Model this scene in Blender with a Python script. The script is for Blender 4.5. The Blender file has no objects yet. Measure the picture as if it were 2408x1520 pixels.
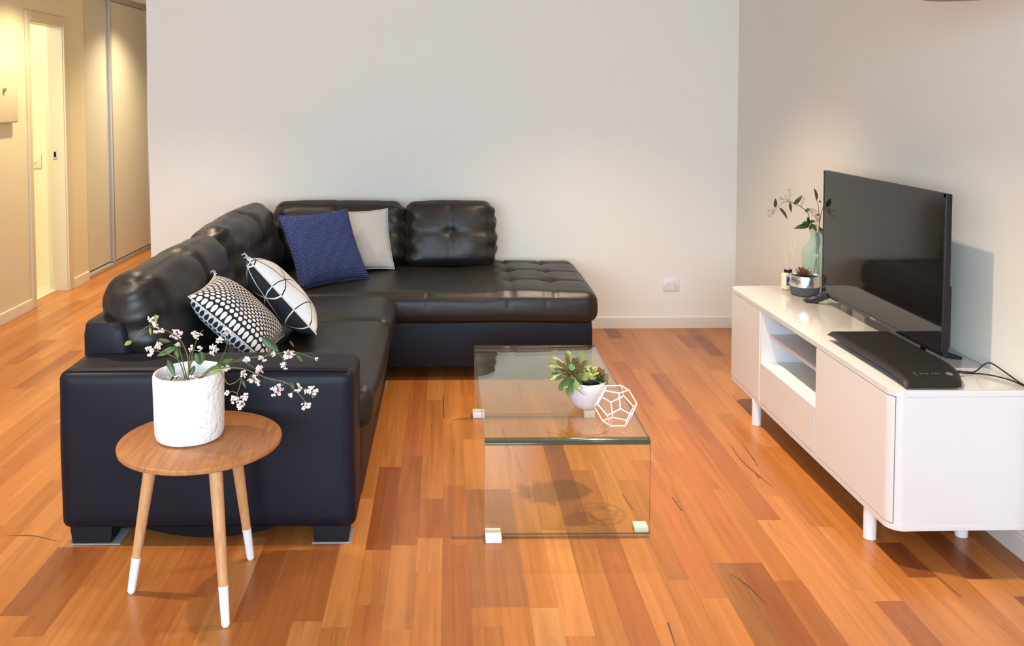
import bpy, bmesh, math, random
from mathutils import Vector, Matrix, noise

SC = bpy.context.scene
COL = SC.collection
PI = math.pi

# ------------------------------------------------------------------ materials
class NT:
    def __init__(self, name):
        self.m = bpy.data.materials.new(name)
        self.m.use_nodes = True
        self.t = self.m.node_tree
        self.p = self.t.nodes['Principled BSDF']
        self.out = self.t.nodes['Material Output']
    def n(self, typ, **kw):
        nd = self.t.nodes.new(typ)
        for k, v in kw.items():
            if k.startswith('i_'):
                key = k[2:]
                self.set(nd.inputs[int(key)] if key.isdigit() else nd.inputs[key], v)
            else:
                setattr(nd, k, v)
        return nd
    def set(self, sock, v):
        if isinstance(v, bpy.types.NodeSocket):
            self.t.links.new(v, sock)
        else:
            sock.default_value = v
    def math(self, op, a, b=0.0, c=0.0):
        nd = self.n('ShaderNodeMath', operation=op)
        self.set(nd.inputs[0], a); self.set(nd.inputs[1], b); self.set(nd.inputs[2], c)
        return nd.outputs[0]
    def mix(self, f, a, b, mode='MIX'):
        nd = self.n('ShaderNodeMix', data_type='RGBA', blend_type=mode)
        self.set(nd.inputs[0], f); self.set(nd.inputs[6], a); self.set(nd.inputs[7], b)
        return nd.outputs[2]
    def bump(self, h, strength=0.3, dist=0.002):
        nd = self.n('ShaderNodeBump')
        nd.inputs['Strength'].default_value = strength
        nd.inputs['Distance'].default_value = dist
        self.set(nd.inputs['Height'], h)
        self.set(self.p.inputs['Normal'], nd.outputs[0])
    def coord(self, which='Object'):
        return self.n('ShaderNodeTexCoord').outputs[which]
    def noise(self, vec, scale, detail=3.0, rough=0.5, dist=0.0):
        nd = self.n('ShaderNodeTexNoise')
        self.set(nd.inputs['Vector'], vec)
        nd.inputs['Scale'].default_value = scale
        nd.inputs['Detail'].default_value = detail
        nd.inputs['Roughness'].default_value = rough
        nd.inputs['Distortion'].default_value = dist
        return nd.outputs[0]
    def mapping(self, vec, scale=(1, 1, 1), loc=(0, 0, 0), rot=(0, 0, 0)):
        nd = self.n('ShaderNodeMapping')
        self.set(nd.inputs[0], vec)
        nd.inputs['Scale'].default_value = scale
        nd.inputs['Location'].default_value = loc
        nd.inputs['Rotation'].default_value = rot
        return nd.outputs[0]
    def ramp(self, f, stops):
        nd = self.n('ShaderNodeValToRGB')
        cr = nd.color_ramp
        while len(cr.elements) < len(stops):
            cr.elements.new(0.5)
        for e, (p, c) in zip(cr.elements, stops):
            e.position = p
            e.color = c if len(c) == 4 else (*c, 1)
        self.set(nd.inputs[0], f)
        return nd.outputs[0]

def rgb(r, g, b):
    def f(c):
        c /= 255.0
        return c / 12.92 if c <= 0.04045 else ((c + 0.055) / 1.055) ** 2.4
    return (f(r), f(g), f(b), 1.0)

def simple(name, col, rough=0.5, metal=0.0, spec=0.5, bumpscale=None, bumpstr=0.2, vary=0.0, coat=0.0, bdist=0.001):
    k = NT(name)
    k.p.inputs['Base Color'].default_value = col
    k.p.inputs['Roughness'].default_value = rough
    k.p.inputs['Metallic'].default_value = metal
    k.p.inputs['Specular IOR Level'].default_value = spec
    k.p.inputs['Coat Weight'].default_value = coat
    k.p.inputs['Coat Roughness'].default_value = 0.08
    c = k.coord()
    nz = k.noise(c, bumpscale or 40.0, 4.0)
    if vary:
        k.set(k.p.inputs['Base Color'], k.mix(nz, tuple(x * (1 - vary) for x in col[:3]) + (1,), tuple(min(1, x * (1 + vary)) for x in col[:3]) + (1,)))
    if bumpscale:
        k.bump(nz, bumpstr, bdist)
    return k.m

M = {}
M['wall'] = simple('wall_paint', (0.80, 0.775, 0.705, 1), 0.75, spec=0.25, bumpscale=220, bumpstr=0.05, vary=0.012)
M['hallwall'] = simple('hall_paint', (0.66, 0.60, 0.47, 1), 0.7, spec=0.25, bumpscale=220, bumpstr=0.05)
M['ceiling'] = simple('ceiling_paint', (0.86, 0.86, 0.85, 1), 0.85, spec=0.2)
M['trim'] = simple('trim_gloss_paint', (0.72, 0.69, 0.62, 1), 0.35)
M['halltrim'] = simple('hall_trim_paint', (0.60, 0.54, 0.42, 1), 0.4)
M['bath'] = simple('bathroom_paint', (0.78, 0.75, 0.60, 1), 0.5)
M['wardrobe'] = simple('wardrobe_laminate', (0.58, 0.56, 0.52, 1), 0.42, bumpscale=90, bumpstr=0.02)
M['alu'] = simple('brushed_aluminium', (0.50, 0.48, 0.47, 1), 0.42, metal=0.55)
M['white_plastic'] = simple('white_plastic', (0.76, 0.75, 0.75, 1), 0.35)
M['grey_plastic'] = simple('grey_plastic', (0.40, 0.39, 0.40, 1), 0.4)
M['black_plastic'] = simple('black_plastic', (0.010, 0.010, 0.011, 1), 0.42, spec=0.3)
M['black_gloss'] = simple('black_gloss', (0.008, 0.009, 0.011, 1), 0.12)
M['gap'] = simple('dull_black', (0.006, 0.006, 0.007, 1), 0.85, spec=0.15)
M['foot'] = simple('sofa_foot_black', (0.008, 0.008, 0.010, 1), 0.55, spec=0.25)
M['pad'] = simple('clear_plastic_pad', (0.26, 0.25, 0.26, 1), 0.3)
M['lacquer'] = simple('white_lacquer', (0.72, 0.70, 0.69, 1), 0.14, coat=0.3)
M['lacquer_door'] = simple('white_satin_lacquer', (0.73, 0.715, 0.70, 1), 0.3, coat=0.1)
M['panel_white'] = simple('white_melamine', (0.71, 0.71, 0.71, 1), 0.4)
M['legwhite'] = simple('white_metal_leg', (0.82, 0.82, 0.83, 1), 0.3)
M['silver'] = simple('silver_leaf', (0.78, 0.77, 0.77, 1), 0.24, metal=0.95, bumpscale=60, bumpstr=0.35, vary=0.12, bdist=0.004)
M['charcoal'] = simple('charcoal_concrete', (0.065, 0.066, 0.075, 1), 0.75, bumpscale=120, bumpstr=0.2)
M['soil'] = simple('dark_soil', (0.018, 0.014, 0.012, 1), 0.95, bumpscale=150, bumpstr=0.8, bdist=0.006)
M['pebble'] = simple('pale_stones', (0.62, 0.64, 0.70, 1), 0.7, vary=0.2, bumpscale=30)
M['ceramic'] = simple('matte_white_ceramic', (0.87, 0.87, 0.88, 1), 0.55, bumpscale=60, bumpstr=0.8, bdist=0.010)
M['pinkpot'] = simple('pink_white_stone_pot', (0.74, 0.66, 0.655, 1), 0.7, bumpscale=70, bumpstr=0.4, vary=0.06, bdist=0.003)
M['wire'] = simple('white_wire', (0.86, 0.84, 0.80, 1), 0.4)
M['reed'] = simple('pale_reed', (0.78, 0.66, 0.50, 1), 0.7)
M['bluelabel'] = simple('blue_label', (0.012, 0.06, 0.33, 1), 0.4)
M['cream'] = simple('cream_label', (0.74, 0.67, 0.48, 1), 0.5)
M['metalgrey'] = simple('grey_metal_mark', (0.32, 0.30, 0.28, 1), 0.35, metal=0.6)
M['stem'] = simple('green_brown_stem', (0.15, 0.14, 0.035, 1), 0.6, vary=0.3, bumpscale=60)
M['twig'] = simple('brown_pink_twig', (0.36, 0.20, 0.16, 1), 0.7)
M['petal'] = simple('pale_pink_petal', (0.90, 0.79, 0.77, 1), 0.6, vary=0.10, bumpscale=90)
M['petal_heart'] = simple('brown_pink_flower_heart', (0.28, 0.13, 0.11, 1), 0.7)
M['shade'] = simple('taupe_lamp_shade', (0.33, 0.27, 0.24, 1), 0.7)
M['tile'] = simple('cream_floor_tile', (0.72, 0.66, 0.52, 1), 0.3)

def leaf_mat(name, c1, c2):
    k = NT(name)
    v = k.coord('UV')
    sep = k.n('ShaderNodeSeparateXYZ'); k.set(sep.inputs[0], v)
    nz = k.noise(k.coord(), 35.0, 3.0)
    f = k.math('ADD', k.math('MULTIPLY', sep.outputs[1], 0.75), k.math('MULTIPLY', k.math('SUBTRACT', nz, 0.5), 0.7))
    rib = k.math('LESS_THAN', k.math('ABSOLUTE', k.math('SUBTRACT', sep.outputs[0], 0.5)), 0.035)
    col = k.mix(f, c1, c2)
    col = k.mix(k.math('MULTIPLY', rib, 0.35), col, (0.25, 0.30, 0.12, 1))
    k.set(k.p.inputs['Base Color'], col)
    k.p.inputs['Roughness'].default_value = 0.42
    return k.m
M['leaf'] = leaf_mat('dark_green_leaf', (0.045, 0.085, 0.022, 1), (0.07, 0.14, 0.03, 1))
M['leaf_light'] = leaf_mat('yellow_green_leaf', (0.20, 0.30, 0.05, 1), (0.26, 0.33, 0.06, 1))
M['leaf_deep'] = leaf_mat('deep_olive_leaf', (0.030, 0.055, 0.018, 1), (0.05, 0.085, 0.022, 1))
M['succ'] = leaf_mat('succulent_green_leaf', (0.085, 0.165, 0.055, 1), (0.17, 0.215, 0.035, 1))
M['succ_red'] = leaf_mat('succulent_maroon_leaf', (0.13, 0.13, 0.04, 1), (0.085, 0.025, 0.016, 1))
M['succ_core'] = leaf_mat('succulent_mint_core', (0.25, 0.45, 0.22, 1), (0.18, 0.34, 0.14, 1))
M['succ_yellow'] = leaf_mat('succulent_yellow_leaf', (0.40, 0.36, 0.06, 1), (0.62, 0.40, 0.10, 1))
M['succ_brown'] = leaf_mat('rust_succulent_leaf', (0.17, 0.07, 0.035, 1), (0.24, 0.12, 0.06, 1))

def leather():
    k = NT('black_leather')
    c = k.coord()
    fine = k.noise(c, 260.0, 3.0, 0.6)
    big = k.noise(c, 7.0, 4.0, 0.6, 0.6)
    h = k.math('ADD', k.math('MULTIPLY', fine, 0.10), k.math('MULTIPLY', big, 0.9))
    k.p.inputs['Base Color'].default_value = (0.0135, 0.0112, 0.0098, 1)
    k.set(k.p.inputs['Roughness'], k.math('ADD', k.math('MULTIPLY', big, 0.14), 0.36))
    k.p.inputs['Specular IOR Level'].default_value = 0.42
    k.bump(h, 0.30, 0.012)
    return k.m
M['leather'] = leather()
def leather_flat():
    k = NT('black_leather_smooth_daylit')
    c = k.coord()
    fine = k.noise(c, 320.0, 3.0, 0.6)
    k.p.inputs['Base Color'].default_value = (0.0065, 0.0074, 0.0135, 1)  # black leather; the blue of daylight on its fronts is put into this colour
    k.p.inputs['Roughness'].default_value = 0.46
    k.p.inputs['Specular IOR Level'].default_value = 0.22
    k.bump(fine, 0.12, 0.002)
    return k.m
M['leather_flat'] = leather_flat()

def floor_mat():
    k = NT('timber_floorboards')
    at = k.n('ShaderNodeAttribute', attribute_name='tone')
    uv = k.coord('UV')
    sep = k.n('ShaderNodeSeparateXYZ'); k.set(sep.inputs[0], uv)
    g1 = k.noise(k.mapping(uv, (30, 1.1, 1)), 1.0, 5.0, 0.6, 1.2)
    g2 = k.noise(k.mapping(uv, (110, 2.5, 1)), 1.0, 3.0, 0.5)
    g3 = k.noise(k.mapping(uv, (5, 0.7, 1)), 1.0, 2.0, 0.5, 0.8)
    g4 = k.noise(k.mapping(uv, (9, 1.6, 1), (3, 7, 0)), 1.0, 4.0, 0.6, 2.0)
    v = k.math('ADD', k.math('MULTIPLY', k.math('SUBTRACT', g1, 0.5), 0.95), k.math('MULTIPLY', k.math('SUBTRACT', g2, 0.5), 0.28))
    v = k.math('ADD', v, k.math('MULTIPLY', k.math('SUBTRACT', g3, 0.5), 0.6))
    v = k.math('ADD', v, 1.0)
    vv = k.n('ShaderNodeCombineColor')
    k.set(vv.inputs[0], k.math('POWER', v, 0.8)); k.set(vv.inputs[1], v); k.set(vv.inputs[2], k.math('POWER', v, 1.15))
    col = k.mix(1.0, at.outputs['Color'], vv.outputs[0], 'MULTIPLY')
    dark = k.ramp(g4, [(0.0, (0, 0, 0, 1)), (0.66, (0, 0, 0, 1)), (0.78, (1, 1, 1, 1))])
    col = k.mix(k.math('MULTIPLY', dark, 0.42), col, (0.16, 0.05, 0.02, 1))
    # joints between the boards: the uv runs 0..1 over the board width in the second layer
    uv2 = k.n('ShaderNodeUVMap', uv_map='joint').outputs[0]
    s2 = k.n('ShaderNodeSeparateXYZ'); k.set(s2.inputs[0], uv2)
    a = k.math('LESS_THAN', s2.outputs[0], 0.0007); b = k.math('LESS_THAN', s2.outputs[1], 0.0009)
    j = k.math('MAXIMUM', a, b)
    col = k.mix(k.math('MULTIPLY', j, 0.45), col, (0.09, 0.03, 0.012, 1))
    k.set(k.p.inputs['Base Color'], col)
    k.set(k.p.inputs['Roughness'], k.math('ADD', k.math('MULTIPLY', g1, 0.10), 0.24))
    k.p.inputs['Specular IOR Level'].default_value = 0.38
    k.bump(k.math('SUBTRACT', k.math('MULTIPLY', g2, 0.3), k.math('MULTIPLY', j, 1.0)), 0.12, 0.001)
    return k.m
M['floor'] = floor_mat()
M['vein'] = simple('gum_vein', (0.075, 0.028, 0.012, 1), 0.5)

def wood_mat(name, c1, c2, axis_scale, rough=0.42):
    k = NT(name)
    c = k.coord()
    g = k.noise(k.mapping(c, axis_scale), 1.0, 5.0, 0.6, 0.8)
    g2 = k.noise(k.mapping(c, tuple(s * 3.5 for s in axis_scale)), 1.0, 3.0)
    f = k.math('ADD', k.math('MULTIPLY', g, 0.75), k.math('MULTIPLY', g2, 0.3))
    k.set(k.p.inputs['Base Color'], k.ramp(f, [(0.3, c1), (0.7, c2)]))
    k.p.inputs['Roughness'].default_value = rough
    k.bump(g2, 0.08, 0.001)
    return k.m
M['tabletop'] = wood_mat('oak_veneer', (0.30, 0.115, 0.035), (0.50, 0.215, 0.075), (55, 5, 5))
M['oakleg'] = wood_mat('pale_oak', (0.46, 0.23, 0.10), (0.66, 0.37, 0.17), (70, 70, 6))

def thin_glass(name, tint, ior=1.5, boost=1.0):
    k = NT(name)
    k.t.nodes.remove(k.p)
    tr = k.n('ShaderNodeBsdfTransparent'); tr.inputs[0].default_value = tint
    gl = k.n('ShaderNodeBsdfGlossy'); gl.inputs['Color'].default_value = (0.95, 0.98, 0.97, 1); gl.inputs['Roughness'].default_value = 0.0
    fr = k.n('ShaderNodeFresnel'); fr.inputs[0].default_value = ior
    # a pane is entered from both of its faces; keep the outside index for back faces too
    geo = k.n('ShaderNodeNewGeometry')
    lw = k.n('ShaderNodeLayerWeight'); lw.inputs[0].default_value = 0.5
    c = k.math('SUBTRACT', 1.0, lw.outputs['Facing'])
    sch = k.math('ADD', 0.04, k.math('MULTIPLY', 0.96 * boost, k.math('POWER', k.math('SUBTRACT', 1.0, c), 5.0)))
    mx = k.n('ShaderNodeMixShader')
    k.set(mx.inputs[0], sch); k.set(mx.inputs[1], tr.outputs[0]); k.set(mx.inputs[2], gl.outputs[0])
    k.t.links.new(mx.outputs[0], k.out.inputs[0])
    return k.m
M['glass'] = thin_glass('clear_table_glass', (0.952, 0.978, 0.895, 1), boost=1.3)
def edge_glass(name, tint, mixc, fac):
    k = NT(name)
    k.t.nodes.remove(k.p)
    tr = k.n('ShaderNodeBsdfTransparent'); tr.inputs[0].default_value = tint
    pb = k.n('ShaderNodeBsdfPrincipled'); pb.inputs['Base Color'].default_value = mixc; pb.inputs['Roughness'].default_value = 0.08
    mx = k.n('ShaderNodeMixShader'); mx.inputs[0].default_value = fac
    k.set(mx.inputs[1], tr.outputs[0]); k.set(mx.inputs[2], pb.outputs[0])
    k.t.links.new(mx.outputs[0], k.out.inputs[0])
    return k.m
M['glass_edge'] = edge_glass('green_glass_edge', (0.45, 0.60, 0.52, 1), (0.03, 0.055, 0.045, 1), 0.55)
M['glass_bend'] = edge_glass('green_glass_bend', (0.55, 0.68, 0.60, 1), (0.03, 0.055, 0.045, 1), 0.6)
M['vase'] = edge_glass('sea_green_glass', (0.925, 0.975, 0.95, 1), (0.52, 0.70, 0.62, 1), 0.20)

def pillow_dots(name, ground, dot, nx):
    k = NT(name)
    uv = k.coord('UV')
    s = k.n('ShaderNodeSeparateXYZ'); k.set(s.inputs[0], uv)
    u = k.math('MULTIPLY', s.outputs[0], nx); v = k.math('MULTIPLY', s.outputs[1], nx * 1.08)
    row = k.math('FLOOR', v)
    off = k.math('MULTIPLY', k.math('MODULO', row, 2.0), 0.5)
    fu = k.math('SUBTRACT', k.math('FRACT', k.math('ADD', u, off)), 0.5)
    fv = k.math('SUBTRACT', k.math('FRACT', v), 0.5)
    d = k.math('SQRT', k.math('ADD', k.math('MULTIPLY', fu, fu), k.math('MULTIPLY', fv, fv)))
    m = k.math('LESS_THAN', d, 0.385)
    k.set(k.p.inputs['Base Color'], k.mix(m, ground, dot))
    k.p.inputs['Roughness'].default_value = 0.9
    k.bump(k.noise(uv, 300.0, 2.0), 0.15, 0.001)
    return k.m
WHITE = (0.80, 0.78, 0.75, 1); BLACK = (0.012, 0.013, 0.018, 1)
M['dots_dark'] = pillow_dots('white_dots_on_black', BLACK, WHITE, 17)
M['dots_light'] = pillow_dots('black_dots_on_white', (0.72, 0.73, 0.78, 1), BLACK, 17)

def pillow_lines(name, ground, line, w):
    k = NT(name)
    uv = k.coord('UV')
    s = k.n('ShaderNodeSeparateXYZ'); k.set(s.inputs[0], uv)
    nz = k.math('MULTIPLY', k.math('SUBTRACT', k.noise(uv, 4.0, 2.0), 0.5), 0.02)
    tot = None
    h = 0.30
    for ang in (72, 12, -48):
        a = math.radians(ang)
        t = k.math('ADD', k.math('MULTIPLY', k.math('SUBTRACT', s.outputs[0], 0.40), -math.sin(a)), k.math('MULTIPLY', k.math('SUBTRACT', s.outputs[1], 0.11), math.cos(a)))
        t = k.math('ADD', k.math('DIVIDE', k.math('ADD', t, nz), h), 20.5)
        m = k.math('LESS_THAN', k.math('ABSOLUTE', k.math('SUBTRACT', k.math('FRACT', t), 0.5)), w / h)
        tot = m if tot is None else k.math('MAXIMUM', tot, m)
    k.set(k.p.inputs['Base Color'], k.mix(tot, ground, line))
    k.p.inputs['Roughness'].default_value = 0.9
    k.bump(k.noise(uv, 300.0, 2.0), 0.15, 0.001)
    return k.m
M['lines_dark'] = pillow_lines('white_lines_on_black', BLACK, WHITE, 0.006)
M['lines_light'] = pillow_lines('black_lines_on_white', (0.80, 0.78, 0.76, 1), BLACK, 0.005)

def knit():
    k = NT('blue_waffle_knit')
    uv = k.coord('UV')
    s = k.n('ShaderNodeSeparateXYZ'); k.set(s.inputs[0], uv)
    v = k.math('MULTIPLY', s.outputs[1], 40.0); row = k.math('FLOOR', v)
    u = k.math('ADD', k.math('MULTIPLY', s.outputs[0], 28.0), k.math('MULTIPLY', k.math('MODULO', row, 2.0), 0.5))
    a = k.math('ABSOLUTE', k.math('SINE', k.math('MULTIPLY', u, PI)))
    b = k.math('ABSOLUTE', k.math('SINE', k.math('MULTIPLY', v, PI)))
    h = k.math('MULTIPLY', a, b)
    nz = k.noise(uv, 25.0, 3.0)
    col = k.mix(k.math('MULTIPLY', h, 1.0), (0.016, 0.030, 0.115, 1), (0.050, 0.082, 0.25, 1))
    fleck = k.math('MULTIPLY', k.math('GREATER_THAN', h, 0.90), k.math('GREATER_THAN', nz, 0.45))
    col = k.mix(k.math('MULTIPLY', fleck, 0.4), col, (0.22, 0.24, 0.42, 1))
    k.set(k.p.inputs['Base Color'], col)
    k.p.inputs['Roughness'].default_value = 0.92
    k.bump(h, 0.8, 0.006)
    return k.m
M['knit'] = knit()
M['linen'] = simple('grey_linen', (0.50, 0.48, 0.45, 1), 0.95, bumpscale=420, bumpstr=0.5, vary=0.12)
M['cream_piping'] = simple('cream_piping', (0.70, 0.66, 0.58, 1), 0.9)
M['navy_piping'] = simple('navy_piping', (0.035, 0.045, 0.17, 1), 0.9)

def tv_screen():
    k = NT('tv_screen_glass')
    k.p.inputs['Base Color'].default_value = (0.010, 0.010, 0.010, 1)
    k.p.inputs['Roughness'].default_value = 0.045
    k.p.inputs['Specular IOR Level'].default_value = 0.45
    return k.m
M['screen'] = tv_screen()

# ------------------------------------------------------------------ mesh helpers
def obj(name, bm, m, parent=None, smooth=True, angle=40):
    me = bpy.data.meshes.new(name)
    bm.normal_update()
    bm.to_mesh(me); bm.free()
    for mm in (m if isinstance(m, (list, tuple)) else [m]):
        me.materials.append(mm)
    if smooth:
        for p in me.polygons: p.use_smooth = True
        try: me.set_sharp_from_angle(angle=math.radians(angle))
        except Exception: pass
    o = bpy.data.objects.new(name, me); COL.objects.link(o)
    if parent is not None: o.parent = parent
    return o

def thing(name, label, cat, loc=(0, 0, 0), rotz=0.0, group=None):
    o = bpy.data.objects.new(name, None); COL.objects.link(o)
    o.empty_display_size = 0.1
    o.location = loc; o.rotation_euler = (0, 0, rotz)
    o['label'] = label; o['category'] = cat
    if group: o['group'] = group
    return o

def tag(o, label, cat, group=None):
    o['label'] = label; o['category'] = cat
    if group: o['group'] = group
    return o

def struct(name, bm, m, **kw):
    o = obj(name, bm, m, **kw); o['kind'] = 'structure'; return o

def add_box(bm, lo, hi, bevel=0.0, seg=2, mat=0, M4=None):
    x0, y0, z0 = lo; x1, y1, z1 = hi
    vs = [bm.verts.new(v) for v in ((x0, y0, z0), (x1, y0, z0), (x1, y1, z0), (x0, y1, z0), (x0, y0, z1), (x1, y0, z1), (x1, y1, z1), (x0, y1, z1))]
    fs = [bm.faces.new([vs[i] for i in q]) for q in ((0, 3, 2, 1), (4, 5, 6, 7), (0, 1, 5, 4), (1, 2, 6, 5), (2, 3, 7, 6), (3, 0, 4, 7))]
    for f in fs: f.material_index = mat
    if bevel > 0:
        es = list({e for f in fs for e in f.edges})
        r = bmesh.ops.bevel(bm, geom=es, offset=bevel, segments=seg, profile=0.5, affect='EDGES')
        vs = list({v for f in r['faces'] for v in f.verts} | {v for v in vs if v.is_valid})
    if M4 is not None:
        for v in vs: v.co = M4 @ v.co
    return vs

def box(lo, hi, bevel=0.0, seg=2):
    bm = bmesh.new(); add_box(bm, lo, hi, bevel, seg); return bm

def add_lathe(bm, prof, seg=40, loc=(0, 0, 0), mat=0, fn=None, uv=False):
    rings = []
    for r, z in prof:
        if r < 1e-6:
            rings.append([bm.verts.new((loc[0], loc[1], loc[2] + z))])
        else:
            ring = []
            for i in range(seg):
                a = 2 * PI * i / seg
                p = Vector((r * math.cos(a), r * math.sin(a), z))
                if fn: p = fn(p, a)
                ring.append(bm.verts.new(p + Vector(loc)))
            rings.append(ring)
    for A, B in zip(rings, rings[1:]):
        for i in range(seg):
            j = (i + 1) % seg
            if len(A) == 1 and len(B) == 1: continue
            if len(A) == 1: f = bm.faces.new((A[0], B[j], B[i]))
            elif len(B) == 1: f = bm.faces.new((A[i], A[j], B[0]))
            else: f = bm.faces.new((A[i], A[j], B[j], B[i]))
            f.material_index = mat
    return rings

def lathe(prof, seg=40, loc=(0, 0, 0), fn=None):
    bm = bmesh.new(); add_lathe(bm, prof, seg, loc, 0, fn)
    bmesh.ops.recalc_face_normals(bm, faces=bm.faces[:]); return bm

def smooth_path(pts, n=6):
    P = [Vector(p) for p in pts]
    if len(P) < 3: return P
    out = []
    for i in range(len(P) - 1):
        p0 = P[max(i - 1, 0)]; p1 = P[i]; p2 = P[i + 1]; p3 = P[min(i + 2, len(P) - 1)]
        for k in range(n):
            t = k / n
            out.append(0.5 * ((2 * p1) + (p2 - p0) * t + (2 * p0 - 5 * p1 + 4 * p2 - p3) * t * t + (-p0 + 3 * p1 - 3 * p2 + p3) * t ** 3))
    out.append(P[-1]); return out

def add_tube(bm, pts, r0, r1=None, seg=7, mat=0, cap=True):
    r1 = r0 if r1 is None else r1
    P = [Vector(p) for p in pts]; n = len(P)
    rings = []; prev = None
    for i, p in enumerate(P):
        t = (P[min(i + 1, n - 1)] - P[max(i - 1, 0)])
        if t.length < 1e-9: t = Vector((0, 0, 1))
        t.normalize()
        if prev is None:
            a = t.cross(Vector((0, 0, 1)))
            if a.length < 1e-4: a = t.cross(Vector((1, 0, 0)))
        else:
            a = prev - t * prev.dot(t)
            if a.length < 1e-5: a = t.cross(Vector((1, 0, 0)))
        a.normalize(); b = t.cross(a); prev = a
        r = r0 + (r1 - r0) * i / max(1, n - 1)
        rings.append([bm.verts.new(p + a * (r * math.cos(2 * PI * k / seg)) + b * (r * math.sin(2 * PI * k / seg))) for k in range(seg)])
    for A, B in zip(rings, rings[1:]):
        for k in range(seg):
            f = bm.faces.new((A[k], A[(k + 1) % seg], B[(k + 1) % seg], B[k])); f.material_index = mat
    if cap:
        for R in (list(reversed(rings[0])), rings[-1]):
            f = bm.faces.new(R); f.material_index = mat

def add_prism(bm, poly, z0, z1, mat=0, bevel=0.0, seg=3):
    lo = [bm.verts.new((x, y, z0)) for x, y in poly]; hi = [bm.verts.new((x, y, z1)) for x, y in poly]
    n = len(poly); fs = [bm.faces.new(list(reversed(lo))), bm.faces.new(hi)]
    for i in range(n): fs.append(bm.faces.new((lo[i], lo[(i + 1) % n], hi[(i + 1) % n], hi[i])))
    for f in fs: f.material_index = mat
    if bevel:
        es = list(fs[0].edges) + list(fs[1].edges)
        bmesh.ops.bevel(bm, geom=es, offset=bevel, segments=seg, profile=0.5, affect='EDGES')
    return fs

def prism(poly, z0, z1, bevel=0.0, seg=3):
    bm = bmesh.new(); add_prism(bm, poly, z0, z1, 0, bevel, seg)
    bmesh.ops.recalc_face_normals(bm, faces=bm.faces[:]); return bm

def puff(sx, sy, sz, r, step=0.02, fn=None, Mx=None):
    """upholstered block: finely gridded rounded box about the origin; fn moves a point p given u,v,w in -1..1"""
    bm = bmesh.new()
    nx, ny, nz = (max(4, int(s / step)) for s in (sx, sy, sz))
    vs = {}
    def V(i, j, k):
        key = (i, j, k)
        if key not in vs:
            vs[key] = bm.verts.new(((i / nx - .5) * sx, (j / ny - .5) * sy, (k / nz - .5) * sz))
        return vs[key]
    for i in range(nx):
        for j in range(ny):
            bm.faces.new((V(i, j, 0), V(i, j + 1, 0), V(i + 1, j + 1, 0), V(i + 1, j, 0)))
            bm.faces.new((V(i, j, nz), V(i + 1, j, nz), V(i + 1, j + 1, nz), V(i, j + 1, nz)))
    for i in range(nx):
        for k in range(nz):
            bm.faces.new((V(i, 0, k), V(i + 1, 0, k), V(i + 1, 0, k + 1), V(i, 0, k + 1)))
            bm.faces.new((V(i, ny, k), V(i, ny, k + 1), V(i + 1, ny, k + 1), V(i + 1, ny, k)))
    for j in range(ny):
        for k in range(nz):
            bm.faces.new((V(0, j, k), V(0, j, k + 1), V(0, j + 1, k + 1), V(0, j + 1, k)))
            bm.faces.new((V(nx, j, k), V(nx, j + 1, k), V(nx, j + 1, k + 1), V(nx, j, k + 1)))
    H = Vector((sx / 2, sy / 2, sz / 2))
    for v in bm.verts:
        p = v.co.copy()
        u = Vector((p.x / H.x, p.y / H.y, p.z / H.z))
        q = Vector([max(-(H[i] - r), min(H[i] - r, p[i])) for i in range(3)])
        d = p - q
        if d.length > 1e-9: p = q + d.normalized() * r
        if fn: p = fn(p, u)
        v.co = (Mx @ p) if Mx is not None else p
    return bm

def frame(origin, ux, uy, uz):
    m = Matrix.Identity(4)
    for i, a in enumerate((Vector(ux).normalized(), Vector(uy).normalized(), Vector(uz).normalized())):
        m[0][i], m[1][i], m[2][i] = a
    m[0][3], m[1][3], m[2][3] = origin
    return m

def g(x, c, s): return math.exp(-((x - c) / s) ** 2)

# ------------------------------------------------------------------ the room
XL, XR, YB, H = -2.95, 1.865, 5.774, 2.40
Y0 = -2.4
rnd = random.Random(11)

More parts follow.
